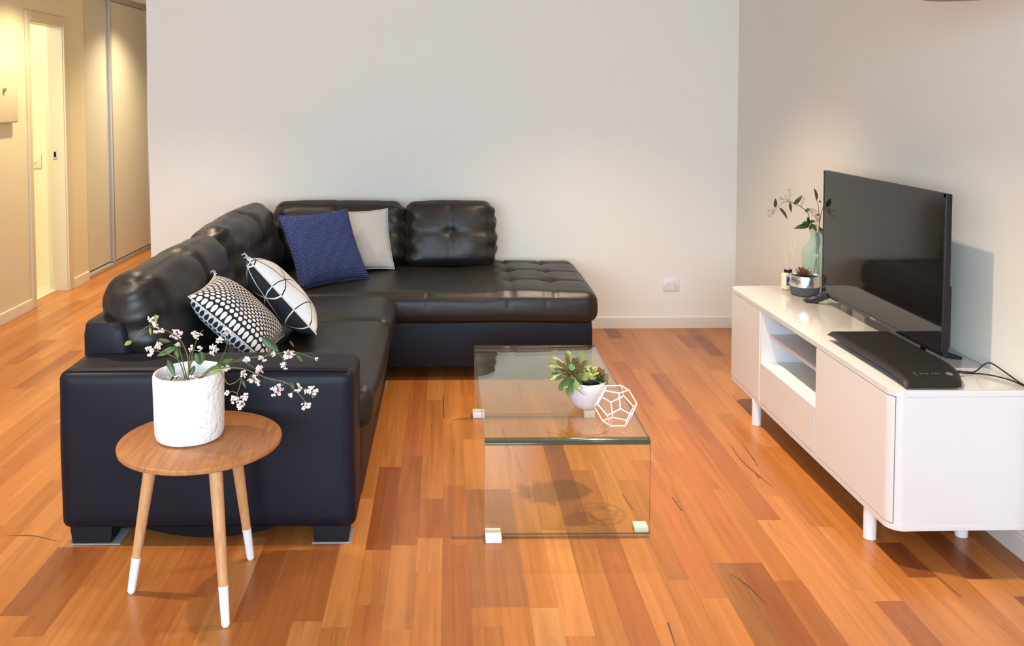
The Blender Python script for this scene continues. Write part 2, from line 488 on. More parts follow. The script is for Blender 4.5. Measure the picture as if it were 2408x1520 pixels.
def build_floor():
    bm = bmesh.new()
    tone = bm.loops.layers.float_color.new('tone')
    uv = bm.loops.layers.uv.new('UVMap'); jt = bm.loops.layers.uv.new('joint')
    W = 0.0855
    x0 = XL - 1.0
    pal = [((0.58, 0.232, 0.060), 34), ((0.53, 0.205, 0.050), 28), ((0.63, 0.268, 0.078), 22), ((0.47, 0.168, 0.041), 12),
           ((0.64, 0.285, 0.088), 5), ((0.50, 0.172, 0.047), 12), ((0.40, 0.130, 0.035), 3), ((0.56, 0.22, 0.055), 18)]
    bag = [c for c, n in pal for _ in range(n)]
    D1, D2, D3 = (0.34, 0.108, 0.028), (0.30, 0.098, 0.030), (0.42, 0.145, 0.038)
    LT = (0.67, 0.32, 0.105)
    special = [(-0.25, 2.92, 3.59, D1), (-0.165, 2.95, 3.70, D3), (0.42, 3.08, 3.83, D2), (0.51, 2.9, 3.55, D3), (0.31, 1.9, 2.576, LT), (0.92, 1.95, 2.823, (0.36, 0.15, 0.04)),
               (0.995, 1.9, 2.823, D1), (-0.53, 2.515, 2.92, D3), (-0.45, 2.30, 2.92, (0.45, 0.16, 0.042)), (-0.37, 2.515, 3.1, D3), (-1.235, 2.55, 2.95, D2), (-1.15, 2.45, 2.95, D3),
               (0.14, 2.58, 3.38, (0.42, 0.17, 0.062)), (0.225, 2.58, 3.38, (0.40, 0.16, 0.06)), (1.075, 5.52, 5.77, D2), (1.58, 5.13, 5.58, D1), (1.50, 5.30, 5.58, D3),
               (1.00, 4.3, 5.03, D3), (1.66, 2.72, 3.2, D1), (1.52, 2.73, 2.95, D2), (0.05, 2.2, 2.95, D3), (-0.03, 3.0, 3.3, D3), (1.35, 2.0, 2.6, D3), (1.75, 2.5, 2.62, D2), (-2.2, 4.6, 5.3, D3), (-1.75, 3.6, 4.1, D3), (-1.6, 2.6, 3.1, D3)]
    nrow = int((XR + 0.1 - x0) / W) + 1
    for i in range(nrow):
        xa, xb = x0 + i * W, x0 + (i + 1) * W
        segs = sorted((ya, yb, c) for xc, ya, yb, c in special if xa <= xc < xb)
        y = Y0 - rnd.uniform(0, 1.2)
        end = 11.0
        pieces = []
        while y < end:
            nxt = [s for s in segs if s[1] > y + 1e-4]
            if nxt and nxt[0][0] <= y + 1e-4:
                ye = nxt[0][1]; c = nxt[0][2]
            else:
                ye = y + rnd.uniform(0.45, 1.7)
                if nxt: ye = min(ye, nxt[0][0]) if nxt[0][0] > y + 1e-4 else ye
                c = rnd.choice(bag)
                k = rnd.uniform(0.94, 1.06); c = tuple(t * k for t in c)
            pieces.append((y, ye, c)); y = ye
        for ya, yb, c in pieces:
            vs = [bm.verts.new(p) for p in ((xa, ya, 0), (xb, ya, 0), (xb, yb, 0), (xa, yb, 0))]
            f = bm.faces.new(vs)
            ox, oy = rnd.uniform(0, 50), rnd.uniform(0, 50)
            for l, (uu, vv2) in zip(f.loops, ((0, 0), (W, 0), (W, yb - ya), (0, yb - ya))):
                l[tone] = (c[0] * 0.71, c[1] * 0.645, c[2] * 0.60, 1); l[uv].uv = (ox + uu, oy + vv2); l[jt].uv = (uu, vv2)
    # dark gum veins in the timber
    V = [[(1.218, 3.819), (1.211, 3.632), (1.23, 3.487), (1.248, 3.382)], [(1.27, 3.813), (1.265, 3.654), (1.255, 3.57)], [(1.225, 3.52), (1.222, 3.46)],
         [(0.841, 3.302), (0.847, 3.191)], [(0.627, 2.498), (0.621, 2.388)], [(0.888, 2.759), (0.92, 2.684), (0.939, 2.591)], [(0.66, 3.33), (0.672, 3.2)],
         [(-1.32, 2.99), (-1.42, 3.03), (-1.52, 3.03)], [(-0.02, 4.45), (-0.015, 4.15)], [(1.52, 2.80), (1.535, 2.62)]]
    for pl in V:
        pts = smooth_path([(x, y, 0.0004) for x, y in pl], 4)
        n = len(pts); L = []; Rr = []
        for i, p in enumerate(pts):
            t = (pts[min(i + 1, n - 1)] - pts[max(i - 1, 0)]).normalized(); nn = Vector((-t.y, t.x, 0))
            w = 0.0022 * math.sin(PI * (i + 0.6) / (n + 0.2)) * (0.6 + 0.8 * rnd.random()) + 0.0003
            L.append(bm.verts.new(p + nn * w)); Rr.append(bm.verts.new(p - nn * w))
        for i in range(n - 1):
            f = bm.faces.new((L[i], Rr[i], Rr[i + 1], L[i + 1])); f.material_index = 1
    bmesh.ops.recalc_face_normals(bm, faces=bm.faces[:])
    for f in bm.faces:
        if f.normal.z < 0: f.normal_flip()
    # the slab below
    add_box(bm, (XL - 1.0, Y0 - 1.5, -0.08), (XR + 0.2, 11.2, -0.003), mat=0)
    return struct('floor', bm, [M['floor'], M['vein']], smooth=False)
build_floor()

bm = box((XL - 1.6, Y0 - 0.2, H), (XR + 0.2, 11.2, H + 0.1)); struct('ceiling', bm, M['ceiling'], smooth=False)
bm = box((-1.90, YB, 0), (XR + 0.15, YB + 0.12, H)); add_box(bm, (-1.90, YB + 0.12, 0), (-1.78, 11.0, H)); struct('wall_back', bm, M['wall'], smooth=False)
bm = box((XR, Y0, 0), (XR + 0.12, YB, H)); struct('wall_right', bm, M['wall'], smooth=False)
bm = bmesh.new()
add_box(bm, (XL - 0.10, Y0, 0), (XL, 6.43, H))
add_box(bm, (XL - 0.10, 6.43, 2.055), (XL, 6.99, H))
add_box(bm, (XL - 0.10, 6.99, 0), (XL, 7.40, H))
add_box(bm, (XL - 0.62, 7.40, 0), (XL - 0.52, 9.70, H))
add_box(bm, (XL - 0.62, 7.36, 0), (XL - 0.10, 7.40, H))
add_box(bm, (XL - 0.62, 9.70, 0), (XL, 11.0, H))
add_box(bm, (XL, 7.40, 2.372), (XL + 0.0, 9.70, H)) if False else None
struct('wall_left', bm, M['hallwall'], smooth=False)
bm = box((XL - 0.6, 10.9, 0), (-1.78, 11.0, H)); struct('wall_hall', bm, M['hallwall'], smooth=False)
# the wall behind the camera with its wide window opening
WX0, WX1, WZ0, WZ1 = -2.8, 0.8, 0.85, 2.25
bm = bmesh.new()
add_box(bm, (XL - 0.1, Y0 - 0.12, 0), (WX0, Y0, H)); add_box(bm, (WX1, Y0 - 0.12, 0), (XR + 0.12, Y0, H))
add_box(bm, (WX0, Y0 - 0.12, WZ1), (WX1, Y0, H)); add_box(bm, (WX0, Y0 - 0.12, 0), (WX1, Y0, WZ0))
struct('wall_front', bm, M['wall'], smooth=False)
# small bathroom beyond the doorway
bm = bmesh.new()
add_box(bm, (-4.6, 7.10, 0), (XL - 0.10, 7.16, H)); add_box(bm, (-4.66, 5.0, 0), (-4.6, 7.16, H)); add_box(bm, (-4.6, 4.94, 0), (XL - 0.10, 5.0, H))
struct('wall_bathroom', bm, M['bath'], smooth=False)
bm = box((-4.6, 5.0, -0.02), (XL - 0.085, 7.10, 0.004)); struct('floor_bathroom', bm, M['tile'], smooth=False)

# skirting boards
def skirt(bm, a, b, n, h=0.072, d=0.012):
    a = Vector((*a, 0)); b = Vector((*b, 0)); n = Vector((*n, 0))
    prof = [(0, 0), (d, 0), (d, h - 0.004), (d - 0.004, h), (0, h)]
    A = [bm.verts.new(a + n * x + Vector((0, 0, z))) for x, z in prof]; B = [bm.verts.new(b + n * x + Vector((0, 0, z))) for x, z in prof]
    for i in range(len(prof)):
        j = (i + 1) % len(prof); bm.faces.new((A[i], A[j], B[j], B[i]))
    bm.faces.new(A); bm.faces.new(list(reversed(B)))
def skirting(name, runs):
    bm = bmesh.new()
    for r in runs: skirt(bm, *r)
    bmesh.ops.recalc_face_normals(bm, faces=bm.faces[:])
    struct(name, bm, M['trim'], smooth=False)
skirting('baseboard_back', [((-1.90, YB), (XR, YB), (0, -1)), ((-1.90, YB + 5.1), (-1.90, YB), (-1, 0))])
skirting('baseboard_right', [((XR, Y0), (XR, YB - 0.012), (-1, 0))])
skirting('baseboard_left', [((XL, Y0), (XL, 6.365), (1, 0)), ((XL, 7.075), (XL, 7.39), (1, 0))])

# doorway to the bathroom: jamb, architrave, strike plate
bm = bmesh.new()
add_box(bm, (XL - 0.11, 6.42, 0), (XL + 0.002, 6.435, 2.055)); add_box(bm, (XL - 0.11, 6.98, 0), (XL + 0.002, 6.992, 2.055)); add_box(bm, (XL - 0.11, 6.42, 2.04), (XL + 0.002, 6.992, 2.058))
add_box(bm, (XL, 6.368, 0), (XL + 0.016, 6.425, 2.112), 0.003); add_box(bm, (XL, 6.985, 0), (XL + 0.016, 7.07, 2.112), 0.003); add_box(bm, (XL, 6.425, 2.045), (XL + 0.016, 6.985, 2.112), 0.003)
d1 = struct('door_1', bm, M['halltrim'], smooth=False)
obj('strike_plate', box((XL - 0.085, 6.9765, 1.02), (XL - 0.055, 6.980, 1.10), 0.002), M['alu'], d1)
obj('latch_hole', box((XL - 0.078, 6.9755, 1.04), (XL - 0.062, 6.9772, 1.08)), M['gap'], d1)

# light switch in the bathroom
t = thing('light_switch', 'cream wall switch seen through the open bathroom doorway', 'light switch', (-3.225, 7.0995, 1.0))
obj('faceplate', box((-0.045, -0.008, -0.058), (0.045, 0, 0.058), 0.003), M['trim'], t)
obj('rocker', box((-0.010, -0.013, -0.012), (0.008, -0.007, 0.012), 0.002), M['white_plastic'], t)

# wall mounted white box at the left edge of the hall wall
t = thing('wall_box', 'shallow white box mounted on the hall wall before the bathroom doorway', 'wall box', (XL, 5.96, 1.52))
obj('cover', box((0, -0.20, -0.19), (0.045, 0.20, 0.19), 0.012, 3), M['halltrim'], t)
obj('knob', lathe([(0, 0.0), (0.014, 0.0), (0.013, 0.012), (0.0, 0.014)], 20), M['metalgrey'], t)
t.children[-1].rotation_euler = (0, PI / 2, 0); t.children[-1].location = (0.045, 0.0, 0.03)

# built-in wardrobe with two sliding doors
t = thing('sliding_wardrobe', 'built-in hall wardrobe with two tall cream sliding doors in grey metal frames', 'wardrobe', (XL, 0, 0))
def wdoor(y0, y1, x):
    o = obj('door', box((x - 0.020, y0, 0.045), (x, y1, 2.345)), M['wardrobe'], t, smooth=False)
    f = bmesh.new()
    for a, b in ((y0 - 0.002, y0 + 0.028), (y1 - 0.028, y1 + 0.002)):
        add_box(f, (x - 0.026, a, 0.04), (x + 0.010, b, 2.35), 0.003)
    obj('stile', f, M['alu'], o)
    return o
wdoor(7.42, 7.995, -0.035); wdoor(7.975, 8.98, -0.004); wdoor(8.96, 9.68, -0.035)
bm = box((-0.075, 7.40, 0), (0.004, 9.70, 0.034), 0.002); obj('bottom_track', bm, M['alu'], t)
bm = box((-0.075, 7.40, 2.35), (0.004, 9.70, 2.398), 0.002); obj('top_track', bm, M['alu'], t)
for ya in (7.402, 9.68): obj('side_panel', box((-0.50, ya, 0.0), (-0.08, ya + 0.018, 2.398)), M['wardrobe'], t, smooth=False)

# power point on the back wall
t = thing('power_outlet', 'white double power outlet low on the back wall beside the console', 'power outlet', (1.448, YB, 0.281))
obj('faceplate', box((-0.0525, -0.009, -0.037), (0.0525, 0, 0.037), 0.003), M['white_plastic'], t)
for sx in (-1, 1):
    obj('switch', box((sx * 0.016 - 0.007, -0.013, 0.010), (sx * 0.016 + 0.007, -0.008, 0.022), 0.0015), M['white_plastic'], t)
    b = bmesh.new()
    for dx, dz, rot in ((-0.006, 0.0, 0.5), (0.006, 0.0, -0.5), (0, -0.014, 0)):
        add_box(b, (-0.0012, -0.0098, -0.0045), (0.0012, -0.0088, 0.0045), M4=Matrix.Translation((sx * 0.030 + dx, 0, -0.006 + dz)) @ Matrix.Rotation(rot, 4, 'Y'))
    obj('socket', b, M['grey_plastic'], t, smooth=False)

# ------------------------------------------------------------------ sofa
sofa = thing('corner_sofa', 'large black leather corner sofa with a tufted chaise against the back wall', 'sofa', (-0.3, 4.2, 0))
SO = Vector((-0.3, 4.2, 0))
def spart(name, bm, m, parent=None):
    o = obj(name, bm, m, parent or sofa, angle=60)
    if parent is None: o.location = -SO
    return o
LE, LF = M['leather'], M['leather_flat']
def wr(p, s, k, seed=0.0):
    return noise.noise(Vector((p.x * k + seed, p.y * k, p.z * k))) * s

# front arm
def f_arm(p, u):
    q = p.copy()
    q.z += 0.006 * (1 - u.x * u.x) * max(0, u.z) ** 2
    q.y -= 0.010 * (1 - u.x ** 4) * (1 - u.z ** 4) if u.y < -0.5 else 0
    return q + Vector((wr(p, .003, 5, 2), wr(p, .003, 5, 7), 0))
spart('arm', puff(0.985, 0.235, 0.536, 0.030, 0.022, f_arm, Matrix.Translation((-0.802, 3.072, 0.322))), LF)
# raised welt seams around the front panel of the arm
w = bmesh.new()
for zz in (0.586,):
    add_tube(w, smooth_path([(-1.272, 2.975, 0.555), (-1.262, 2.972, 0.580), (-1.22, 2.970, 0.590), (-0.80, 2.964, 0.594), (-0.38, 2.968, 0.590), (-0.335, 2.972, 0.580), (-0.322, 2.976, 0.550)], 6), 0.003)
    add_tube(w, [(-0.319, 2.977, 0.55), (-0.317, 2.975, 0.30), (-0.319, 2.979, 0.08)], 0.003)
    add_tube(w, [(-1.283, 2.977, 0.555), (-1.286, 2.975, 0.30), (-1.283, 2.979, 0.08)], 0.003)
spart('arm_piping', w, LF)
# back frame along the left side and along the wall
def f_frame(p, u):
    q = p.copy()
    if u.z > 0.2 and u.x > 0: q.x -= 0.06 * u.z * u.x
    return q
spart('back_frame', puff(0.22, 2.52, 0.65, 0.035, 0.05, f_frame, Matrix.Translation((-1.195, 4.445, 0.38))), LF)
spart('back_frame', puff(1.35, 0.09, 0.60, 0.03, 0.05, None, Matrix.Translation((-0.44, 5.655, 0.36))), LF)
# bases
spart('seat_base', puff(0.82, 1.60, 0.265, 0.02, 0.06, None, Matrix.Translation((-0.715, 3.985, 0.185))), LF)
spart('chaise_base', puff(1.90, 0.93, 0.245, 0.02, 0.06, None, Matrix.Translation((-0.175, 5.180, 0.188))), LF)

# seat cushions of the long side
def f_seat(p, u):
    q = p.copy()
    if u.z > 0: q.z += 0.018 * (1 - u.x ** 2) * (1 - u.y ** 2)
    if u.x > 0.6: q.x += 0.012 * (1 - u.y ** 4) * (1 - u.z ** 2)
    return q + Vector((0, 0, wr(p, .006, 5, 3) if u.z > 0 else 0))
spart('seat_cushion', puff(0.85, 0.975, 0.165, 0.045, 0.022, f_seat, Matrix.Translation((-0.695, 3.682, 0.378))), LE)
spart('seat_cushion', puff(0.85, 0.52, 0.165, 0.045, 0.022, f_seat, Matrix.Translation((-0.695, 4.432, 0.378))), LE)

# chaise seat: one long cushion, tufted at its open end
TX, TY = (0.345, 0.570), (4.975, 5.225, 5.50)
CX, CY, CZ = -0.125, 5.165, 0.383
def f_chaise(p, u):
    q = p.copy(); X, Y = p.x + CX, p.y + CY
    if u.z > 0:
        b = (0.020 if X > 0.2 else 0.010 + 0.010 * max(0.0, min(1.0, (X - 0.0) / 0.2))) * (1 - u.x ** 4) * (1 - u.y ** 4)
        if X > 0.2:
            fall = max(0.0, min(1.0, (X - 0.24) / 0.06))
            for tx in TX:
                for ty in TY:
                    b -= 0.024 * fall * math.exp(-((X - tx) ** 2 + (Y - ty) ** 2) / 0.0016)
            for tx in TX: b -= 0.0065 * fall * g(X, tx, 0.010)
            for ty in TY: b -= 0.0075 * fall * g(Y, ty, 0.010)
            b += 0.006 * fall
        q.z += b * max(0.0, u.z) + wr(p, .006, 4, 9)
    if u.y < -0.7:
        q.y -= 0.016 * (1 - u.z ** 2) * (1 - u.x ** 8)
        for tx in (-0.10, 0.325, 0.52): q.y += 0.006 * g(X, tx, 0.008) * max(0, u.z + .2)
        q.z += wr(p, .006, 3.5, 4) * (1 if u.z < 0 else .3)
    if u.x > 0.7:
        q.x += 0.022 * (1 - u.z ** 2) * (1 - u.y ** 8)
        for ty in TY: q.x -= 0.006 * g(Y, ty, 0.009)
    return q
spart('chaise_cushion', puff(1.825, 0.955, 0.168, 0.050, 0.0125, f_chaise, Matrix.Translation((CX, CY, CZ))), LE)
# the welt along the front top edge of the chaise
w = bmesh.new()
pts = [(-0.27 + i * 0.1, 4.676 - 0.005 * math.sin(PI * i / 10), 0.441 + 0.006 * math.sin(PI * i / 10)) for i in range(11)]
add_tube(w, smooth_path(pts + [(0.765, 4.70, 0.436)], 4), 0.0028)
spart('chaise_piping', w, LE)

# back cushions
def f_back(seed, seams=1, soft=1.0):
    def fn(p, u):
        q = p.copy()
        bul = (1 - abs(u.x) ** 3) * (1 - abs(u.y) ** 3)
        if u.z > 0:
            z = 0.055 * bul * soft
            z -= (0.020 if soft > .8 else 0.006) * g(u.x, 0, 0.055 if soft > .8 else 0.03) * max(0.0, 1 - 0.3 * u.y ** 2)
            z -= (0.008 if soft > .8 else 0.005) * g(u.y, 0.02, 0.05) * (1 - u.x ** 4)
            z -= 0.016 * math.exp(-(u.x ** 2 + (u.y - .02) ** 2) / 0.016)
            q.z += z
            # gathered folds towards the ends
            e = max(0.0, abs(u.x) - 0.62) / 0.38
            q.z += 0.010 * e * math.sin(u.y * 13 + seed + 2.5 * u.x)
            q.z += wr(p, .012, 6, seed)
        else:
            q.z -= 0.03 * bul
        q.y -= 0.022 * (soft - .55) * 2.2 * g(u.x, 0, 0.07) * max(0, u.y) ** 3
        q.y += 0.012 * (1 - abs(u.x)) ** 0.5 * max(0, u.y) + wr(p, .008, 7, seed + 3) * abs(u.y)
        if abs(u.x) > 0.8:
            q.x += 0.006 * math.sin(u.y * 15 + 3 * u.z + seed) * (1 - u.z ** 2) + wr(p, .010, 8, seed)
            q.x += (0.02 if u.x > 0 else -0.02) * (1 - u.y ** 2) * (1 - u.z ** 2)
        return q
    return fn
# left row: width runs along +y, height up the lean, front faces +x
lean = math.radians(20)
up = Vector((-math.sin(lean), 0, math.cos(lean))); nrm = Vector((math.cos(lean), 0, math.sin(lean)))
for yc, wd, sd, zc in ((3.750, 1.05, 0.0, 0.645), (4.865, 1.12, 5.3, 0.662)):
    spart('back_cushion', puff(wd, 0.42, 0.22, 0.095, 0.018, f_back(sd, soft=0.82), frame((-1.115, yc, zc), (0, 1, 0), up, nrm)), LE)
# row on the wall: faces the room
lean2 = math.radians(15)
up2 = Vector((0, math.sin(lean2), math.cos(lean2))); nr2 = Vector((0, -math.cos(lean2), math.sin(lean2)))
spart('back_cushion', puff(0.80, 0.40, 0.20, 0.075, 0.018, f_back(2.2, soft=.6), frame((-0.655, 5.515, 0.655), (1, 0, 0), up2, nr2)), LE)
spart('back_cushion', puff(0.53, 0.40, 0.20, 0.055, 0.014, f_back(8.1, soft=.6), frame((0.020, 5.500, 0.652), (1, 0, 0), up2, nr2)), LE)

# stitched seams on the back cushion beside the chaise
# feet with clear plastic floor pads
def foot(x0, x1, y0, y1, px=0.005, py=0.004):
    b = bmesh.new()
    bot = [(x0 + .006, y0 + .004), (x1 - .006, y0 + .004), (x1 - .006, y1 - .006), (x0 + .006, y1 - .006)]
    top = [(x0, y0), (x1, y0), (x1, y1), (x0, y1)]
    A = [b.verts.new((x, y, 0.004)) for x, y in bot]; B = [b.verts.new((x, y, 0.062)) for x, y in top]
    b.faces.new(list(reversed(A))); b.faces.new(B)
    for i in range(4): b.faces.new((A[i], A[(i + 1) % 4], B[(i + 1) % 4], B[i]))
    o = spart('foot', b, M['foot'])
    pd = obj('floor_pad', box((x0 - .001, y0 - .003, 0), (x1 + px, y1 + py, 0.004), 0.001), M['pad'], o, smooth=False)
foot(-1.265, -1.125, 2.966, 3.06, 0.028, 0.014); foot(-0.455, -0.328, 2.966, 3.06); foot(0.66, 0.76, 4.735, 4.83); foot(0.66, 0.76, 5.52, 5.62); foot(-1.26, -1.14, 5.5, 5.6); foot(-0.42, -0.32, 4.60, 4.69)
# sagging dust cloth under the front arm
b = bmesh.new()
n = 16
for i in range(n + 1):
    t_ = i / n; x = -1.02 + 0.44 * t_; z = 0.058 - 0.034 * math.sin(PI * t_) ** 0.8
    b.verts.new((x, 2.965, z)); b.verts.new((x, 3.06, z - 0.002)); b.verts.new((x, 2.965, 0.066)); b.verts.new((x, 3.06, 0.066))
b.verts.ensure_lookup_table(); v = b.verts
for i in range(n):
    a, c = 4 * i, 4 * i + 4
    b.faces.new((v[a], v[c], v[c + 1], v[a + 1])); b.faces.new((v[a + 2], v[a + 3], v[c + 3], v[c + 2])); b.faces.new((v[a], v[a + 2], v[c + 2], v[c])); b.faces.new((v[a + 1], v[c + 1], v[c + 3], v[a + 3]))
bmesh.ops.recalc_face_normals(b, faces=b.faces[:])
spart('dust_cloth', b, M['gap'])

# ------------------------------------------------------------------ scatter cushions
def pillow(name, label, corner, u, v, thick, mats, group, piping, cat='cushion', pinch=0.07, seed=0, tassel=None):
    """corner: one corner point; u, v: edge vectors; the front faces u x v"""
    corner, u, v = Vector(corner), Vector(u), Vector(v)
    w, h = u.length, v.length
    nz = u.cross(v).normalized(); ux = u.normalized(); uy = nz.cross(ux)
    t = thing(name, label, cat, corner + u * .5 + v * .5, 0, group)
    t.matrix_world = frame(corner + u * .5 + v * .5, ux, uy, nz)
    bm = bmesh.new(); uvl = bm.loops.layers.uv.new('UVMap')
    n = 36
    def pt(i, j, s):
        a, b = 2 * i / n - 1, 2 * j / n - 1
        x = a * w / 2 * (1 - pinch * (1 - b * b)); y = b * h / 2 * (1 - pinch * (1 - a * a))
        z = thick / 2 * ((1 - a ** 4) * (1 - b ** 4)) ** 0.55 * (0.82 + 0.18 * (1 - a * a) * (1 - b * b))
        z *= 1 + 0.10 * noise.noise(Vector((a * 1.7 + seed, b * 1.7, s)))
        y -= 0.012 * (1 - b * b) * (1 - a * a)
        return Vector((x, y, s * z))
    fr = [[bm.verts.new(pt(i, j, 1)) for j in range(n + 1)] for i in range(n + 1)]
    bk = [[fr[i][j] if i in (0, n) or j in (0, n) else bm.verts.new(pt(i, j, -1)) for j in range(n + 1)] for i in range(n + 1)]
    for i in range(n):
        for j in range(n):
            for G, k in ((fr, 0), (bk, 1)):
                q = [(i, j), (i + 1, j), (i + 1, j + 1), (i, j + 1)]
                if k: q.reverse()
                f = bm.faces.new([G[a][b] for a, b in q]); f.material_index = min(k, len(mats) - 1)
                for l, (a, b) in zip(f.loops, q): l[uvl].uv = (a / n, b / n)
    edge = [fr[i][0].co.copy() for i in range(n)] + [fr[n][j].co.copy() for j in range(n)] + [fr[n - i][n].co.copy() for i in range(n)] + [fr[0][n - j].co.copy() for j in range(n)]
    obj('cover', bm, mats, t, angle=180)
    pb = bmesh.new(); add_tube(pb, edge + [edge[0]], 0.0032, seg=6, cap=False)
    obj('piping', pb, piping, t)
    if tassel:
        for (cx, cy) in tassel:
            tb = bmesh.new()
            for k in range(4):
                a = k * 1.7
                p0 = Vector((cx * w / 2, cy * h / 2, 0)); d = Vector((cx, cy, 0)).normalized()
                add_tube(tb, smooth_path([p0, p0 + d * .015 + Vector((0.010 * math.cos(a), 0.010 * math.sin(a), 0.008)), p0 + d * .022 + Vector((.012 * math.cos(a + 1), .012 * math.sin(a + 1), -.006))], 4), 0.0022, 0.0012, seg=5)
            obj('corner_knot', tb, piping, t)
    return t
GR = None
pillow('cushion', 'square navy blue waffle-knit cushion with pale edging', (-0.778, 4.765, 0.474), (0.342, 0.300, 0.0), (-0.145, 0.160, 0.375), 0.125, [M['knit']], GR, M['navy_piping'], seed=1.0)
pillow('cushion', 'plain light grey linen cushion tucked behind the navy blue one', (-0.600, 5.200, 0.482), (0.315, 0.120, 0.0), (-0.098, 0.105, 0.340), 0.085, [M['linen']], GR, M['linen'], seed=4.0)
pillow('cushion', 'black and white polka dot cushion leaning on the long side of the sofa', (-0.956, 3.36, 0.742), (0.285, 0.0, -0.252), (-0.02, 0.36, 0.03), 0.165, [M['dots_dark'], M['dots_light']], GR, M['cream_piping'], seed=7.0, tassel=[(-1, 1)])
pillow('cushion', 'black and white cushion printed with crossing straight lines', (-0.790, 3.69, 0.802), (0.285, -0.02, -0.312), (-0.125, 0.365, -0.008), 0.165, [M['lines_light'], M['lines_dark']], GR, M['cream_piping'], seed=2.0, tassel=[(-1, 1), (-1, -1)])

# ------------------------------------------------------------------ round side table
TC = Vector((-0.742, 2.674, 0))
t = thing('side_table', 'small round oak side table on three splayed legs with white dipped feet', 'side table', TC)
R_ = 0.2405
obj('tabletop', lathe([(0, 0.456), (R_ - 0.012, 0.456), (R_ - 0.002, 0.461), (R_, 0.468), (R_ - 0.001, 0.474), (R_ - 0.004, 0.476), (0, 0.476)], 96), M['tabletop'], t)
for k in range(3):
    a = 3.169 + k * 2 * PI / 3
    d = Vector((math.cos(a), math.sin(a), 0))
    top = d * 0.140 + Vector((0, 0, 0.458)); bot = d * 0.2167 + Vector((0, 0, 0.0))
    ax = (bot - top)
    def seg_pts(s0, s1, n=6): return [top + ax * (s0 + (s1 - s0) * i / n) for i in range(n + 1)]
    rad = lambda s: 0.0205 - 0.0085 * s
    cut = 0.755
    b = bmesh.new(); add_tube(b, seg_pts(0, cut), rad(0), rad(cut), 20)
    leg = obj('leg', b, M['oakleg'], t)
    b = bmesh.new(); add_tube(b, seg_pts(cut, 0.985), rad(cut) + 0.0004, rad(0.985), 20)
    add_tube(b, seg_pts(0.985, 0.998, 2), rad(0.985), rad(1) * 0.72, 20)
    obj('white_tip', b, M['legwhite'], leg)

# white ceramic pot on the side table
PC = Vector((-0.777, 2.682, 0.476))
t = thing('ceramic_pot', 'rough white cylindrical ceramic pot standing on the round side table', 'plant pot', PC)
def wob(p, a):
    k = 1 + 0.010 * math.sin(2 * a + 0.6) + 0.006 * noise.noise(Vector((math.cos(a) * 2, math.sin(a) * 2, p.z * 9)))
    return Vector((p.x * k, p.y * k, p.z + 0.003 * math.sin(a + 1) * (1 if p.z > 0.15 else 0)))
obj('pot', lathe([(0, 0.0), (0.082, 0.0), (0.095, 0.006), (0.100, 0.020), (0.1015, 0.06), (0.1025, 0.12), (0.1035, 0.180), (0.1035, 0.196), (0.101, 0.202), (0.096, 0.203), (0.0925, 0.199), (0.0915, 0.18), (0.0905, 0.150), (0, 0.150)], 64, (0, 0, 0), wob), M['ceramic'], t)
rnd2 = random.Random(5)
b = bmesh.new()
for i in range(85):
    a = rnd2.uniform(0, 2 * PI); rr = 0.084 * math.sqrt(rnd2.random())
    s = rnd2.uniform(0.006, 0.011)
    bmesh.ops.create_icosphere(b, subdivisions=1, radius=s, matrix=Matrix.Translation((rr * math.cos(a), rr * math.sin(a), 0.153 + rnd2.uniform(0, 0.012))) @ Matrix.Diagonal((1, rnd2.uniform(.7, 1.2), rnd2.uniform(.6, .9), 1)))
o = obj('white_stones', b, M['pebble'], t); o['kind'] = 'stuff'

# ------------------------------------------------------------------ leaves and flowers
def add_leaf(bm, base, tip, width, bend=0.15, nrm=None, fold=0.18, n=8, thick=0.0):
    base, tip = Vector(base), Vector(tip)
    ax = tip - base; L = ax.length; d = ax.normalized()
    nv = Vector(nrm) if nrm is not None else Vector((0.15, -0.85, 0.5))
    side = d.cross(nv)
    if side.length < 1e-3: side = d.cross(Vector((1, 0, 0)))
    side.normalize(); nv = side.cross(d).normalized()
    uvl = bm.loops.layers.uv.verify()
    rows = []
    for i in range(n + 1):
        s = i / n
        w = width / 2 * (math.sin(PI * min(1, s ** 0.8 * 0.97 + 0.02)) ** 0.85) if 0 < i < n else width * 0.02
        c = base + d * (L * s) + nv * (bend * L * math.sin(PI * s))
        rows.append((bm.verts.new(c - side * w + nv * (fold * w)), bm.verts.new(c - nv * 0.0), bm.verts.new(c + side * w + nv * (fold * w))))
    for i in range(n):
        A, B = rows[i], rows[i + 1]
        for k in (0, 1):
            f = bm.faces.new((A[k], A[k + 1], B[k + 1], B[k]))
            for l, (uu, vv) in zip(f.loops, ((k * .5, i / n), (k * .5 + .5, i / n), (k * .5 + .5, (i + 1) / n), (k * .5, (i + 1) / n))): l[uvl].uv = (uu, vv)
def solid_leaf(name, leaves, m, parent, th=0.0006):
    b = bmesh.new(); b.loops.layers.uv.new('UVMap')
    for a in leaves: add_leaf(b, *a)
    o = obj(name, b, m, parent)
    md = o.modifiers.new('t', 'SOLIDIFY'); md.thickness = th
    return o

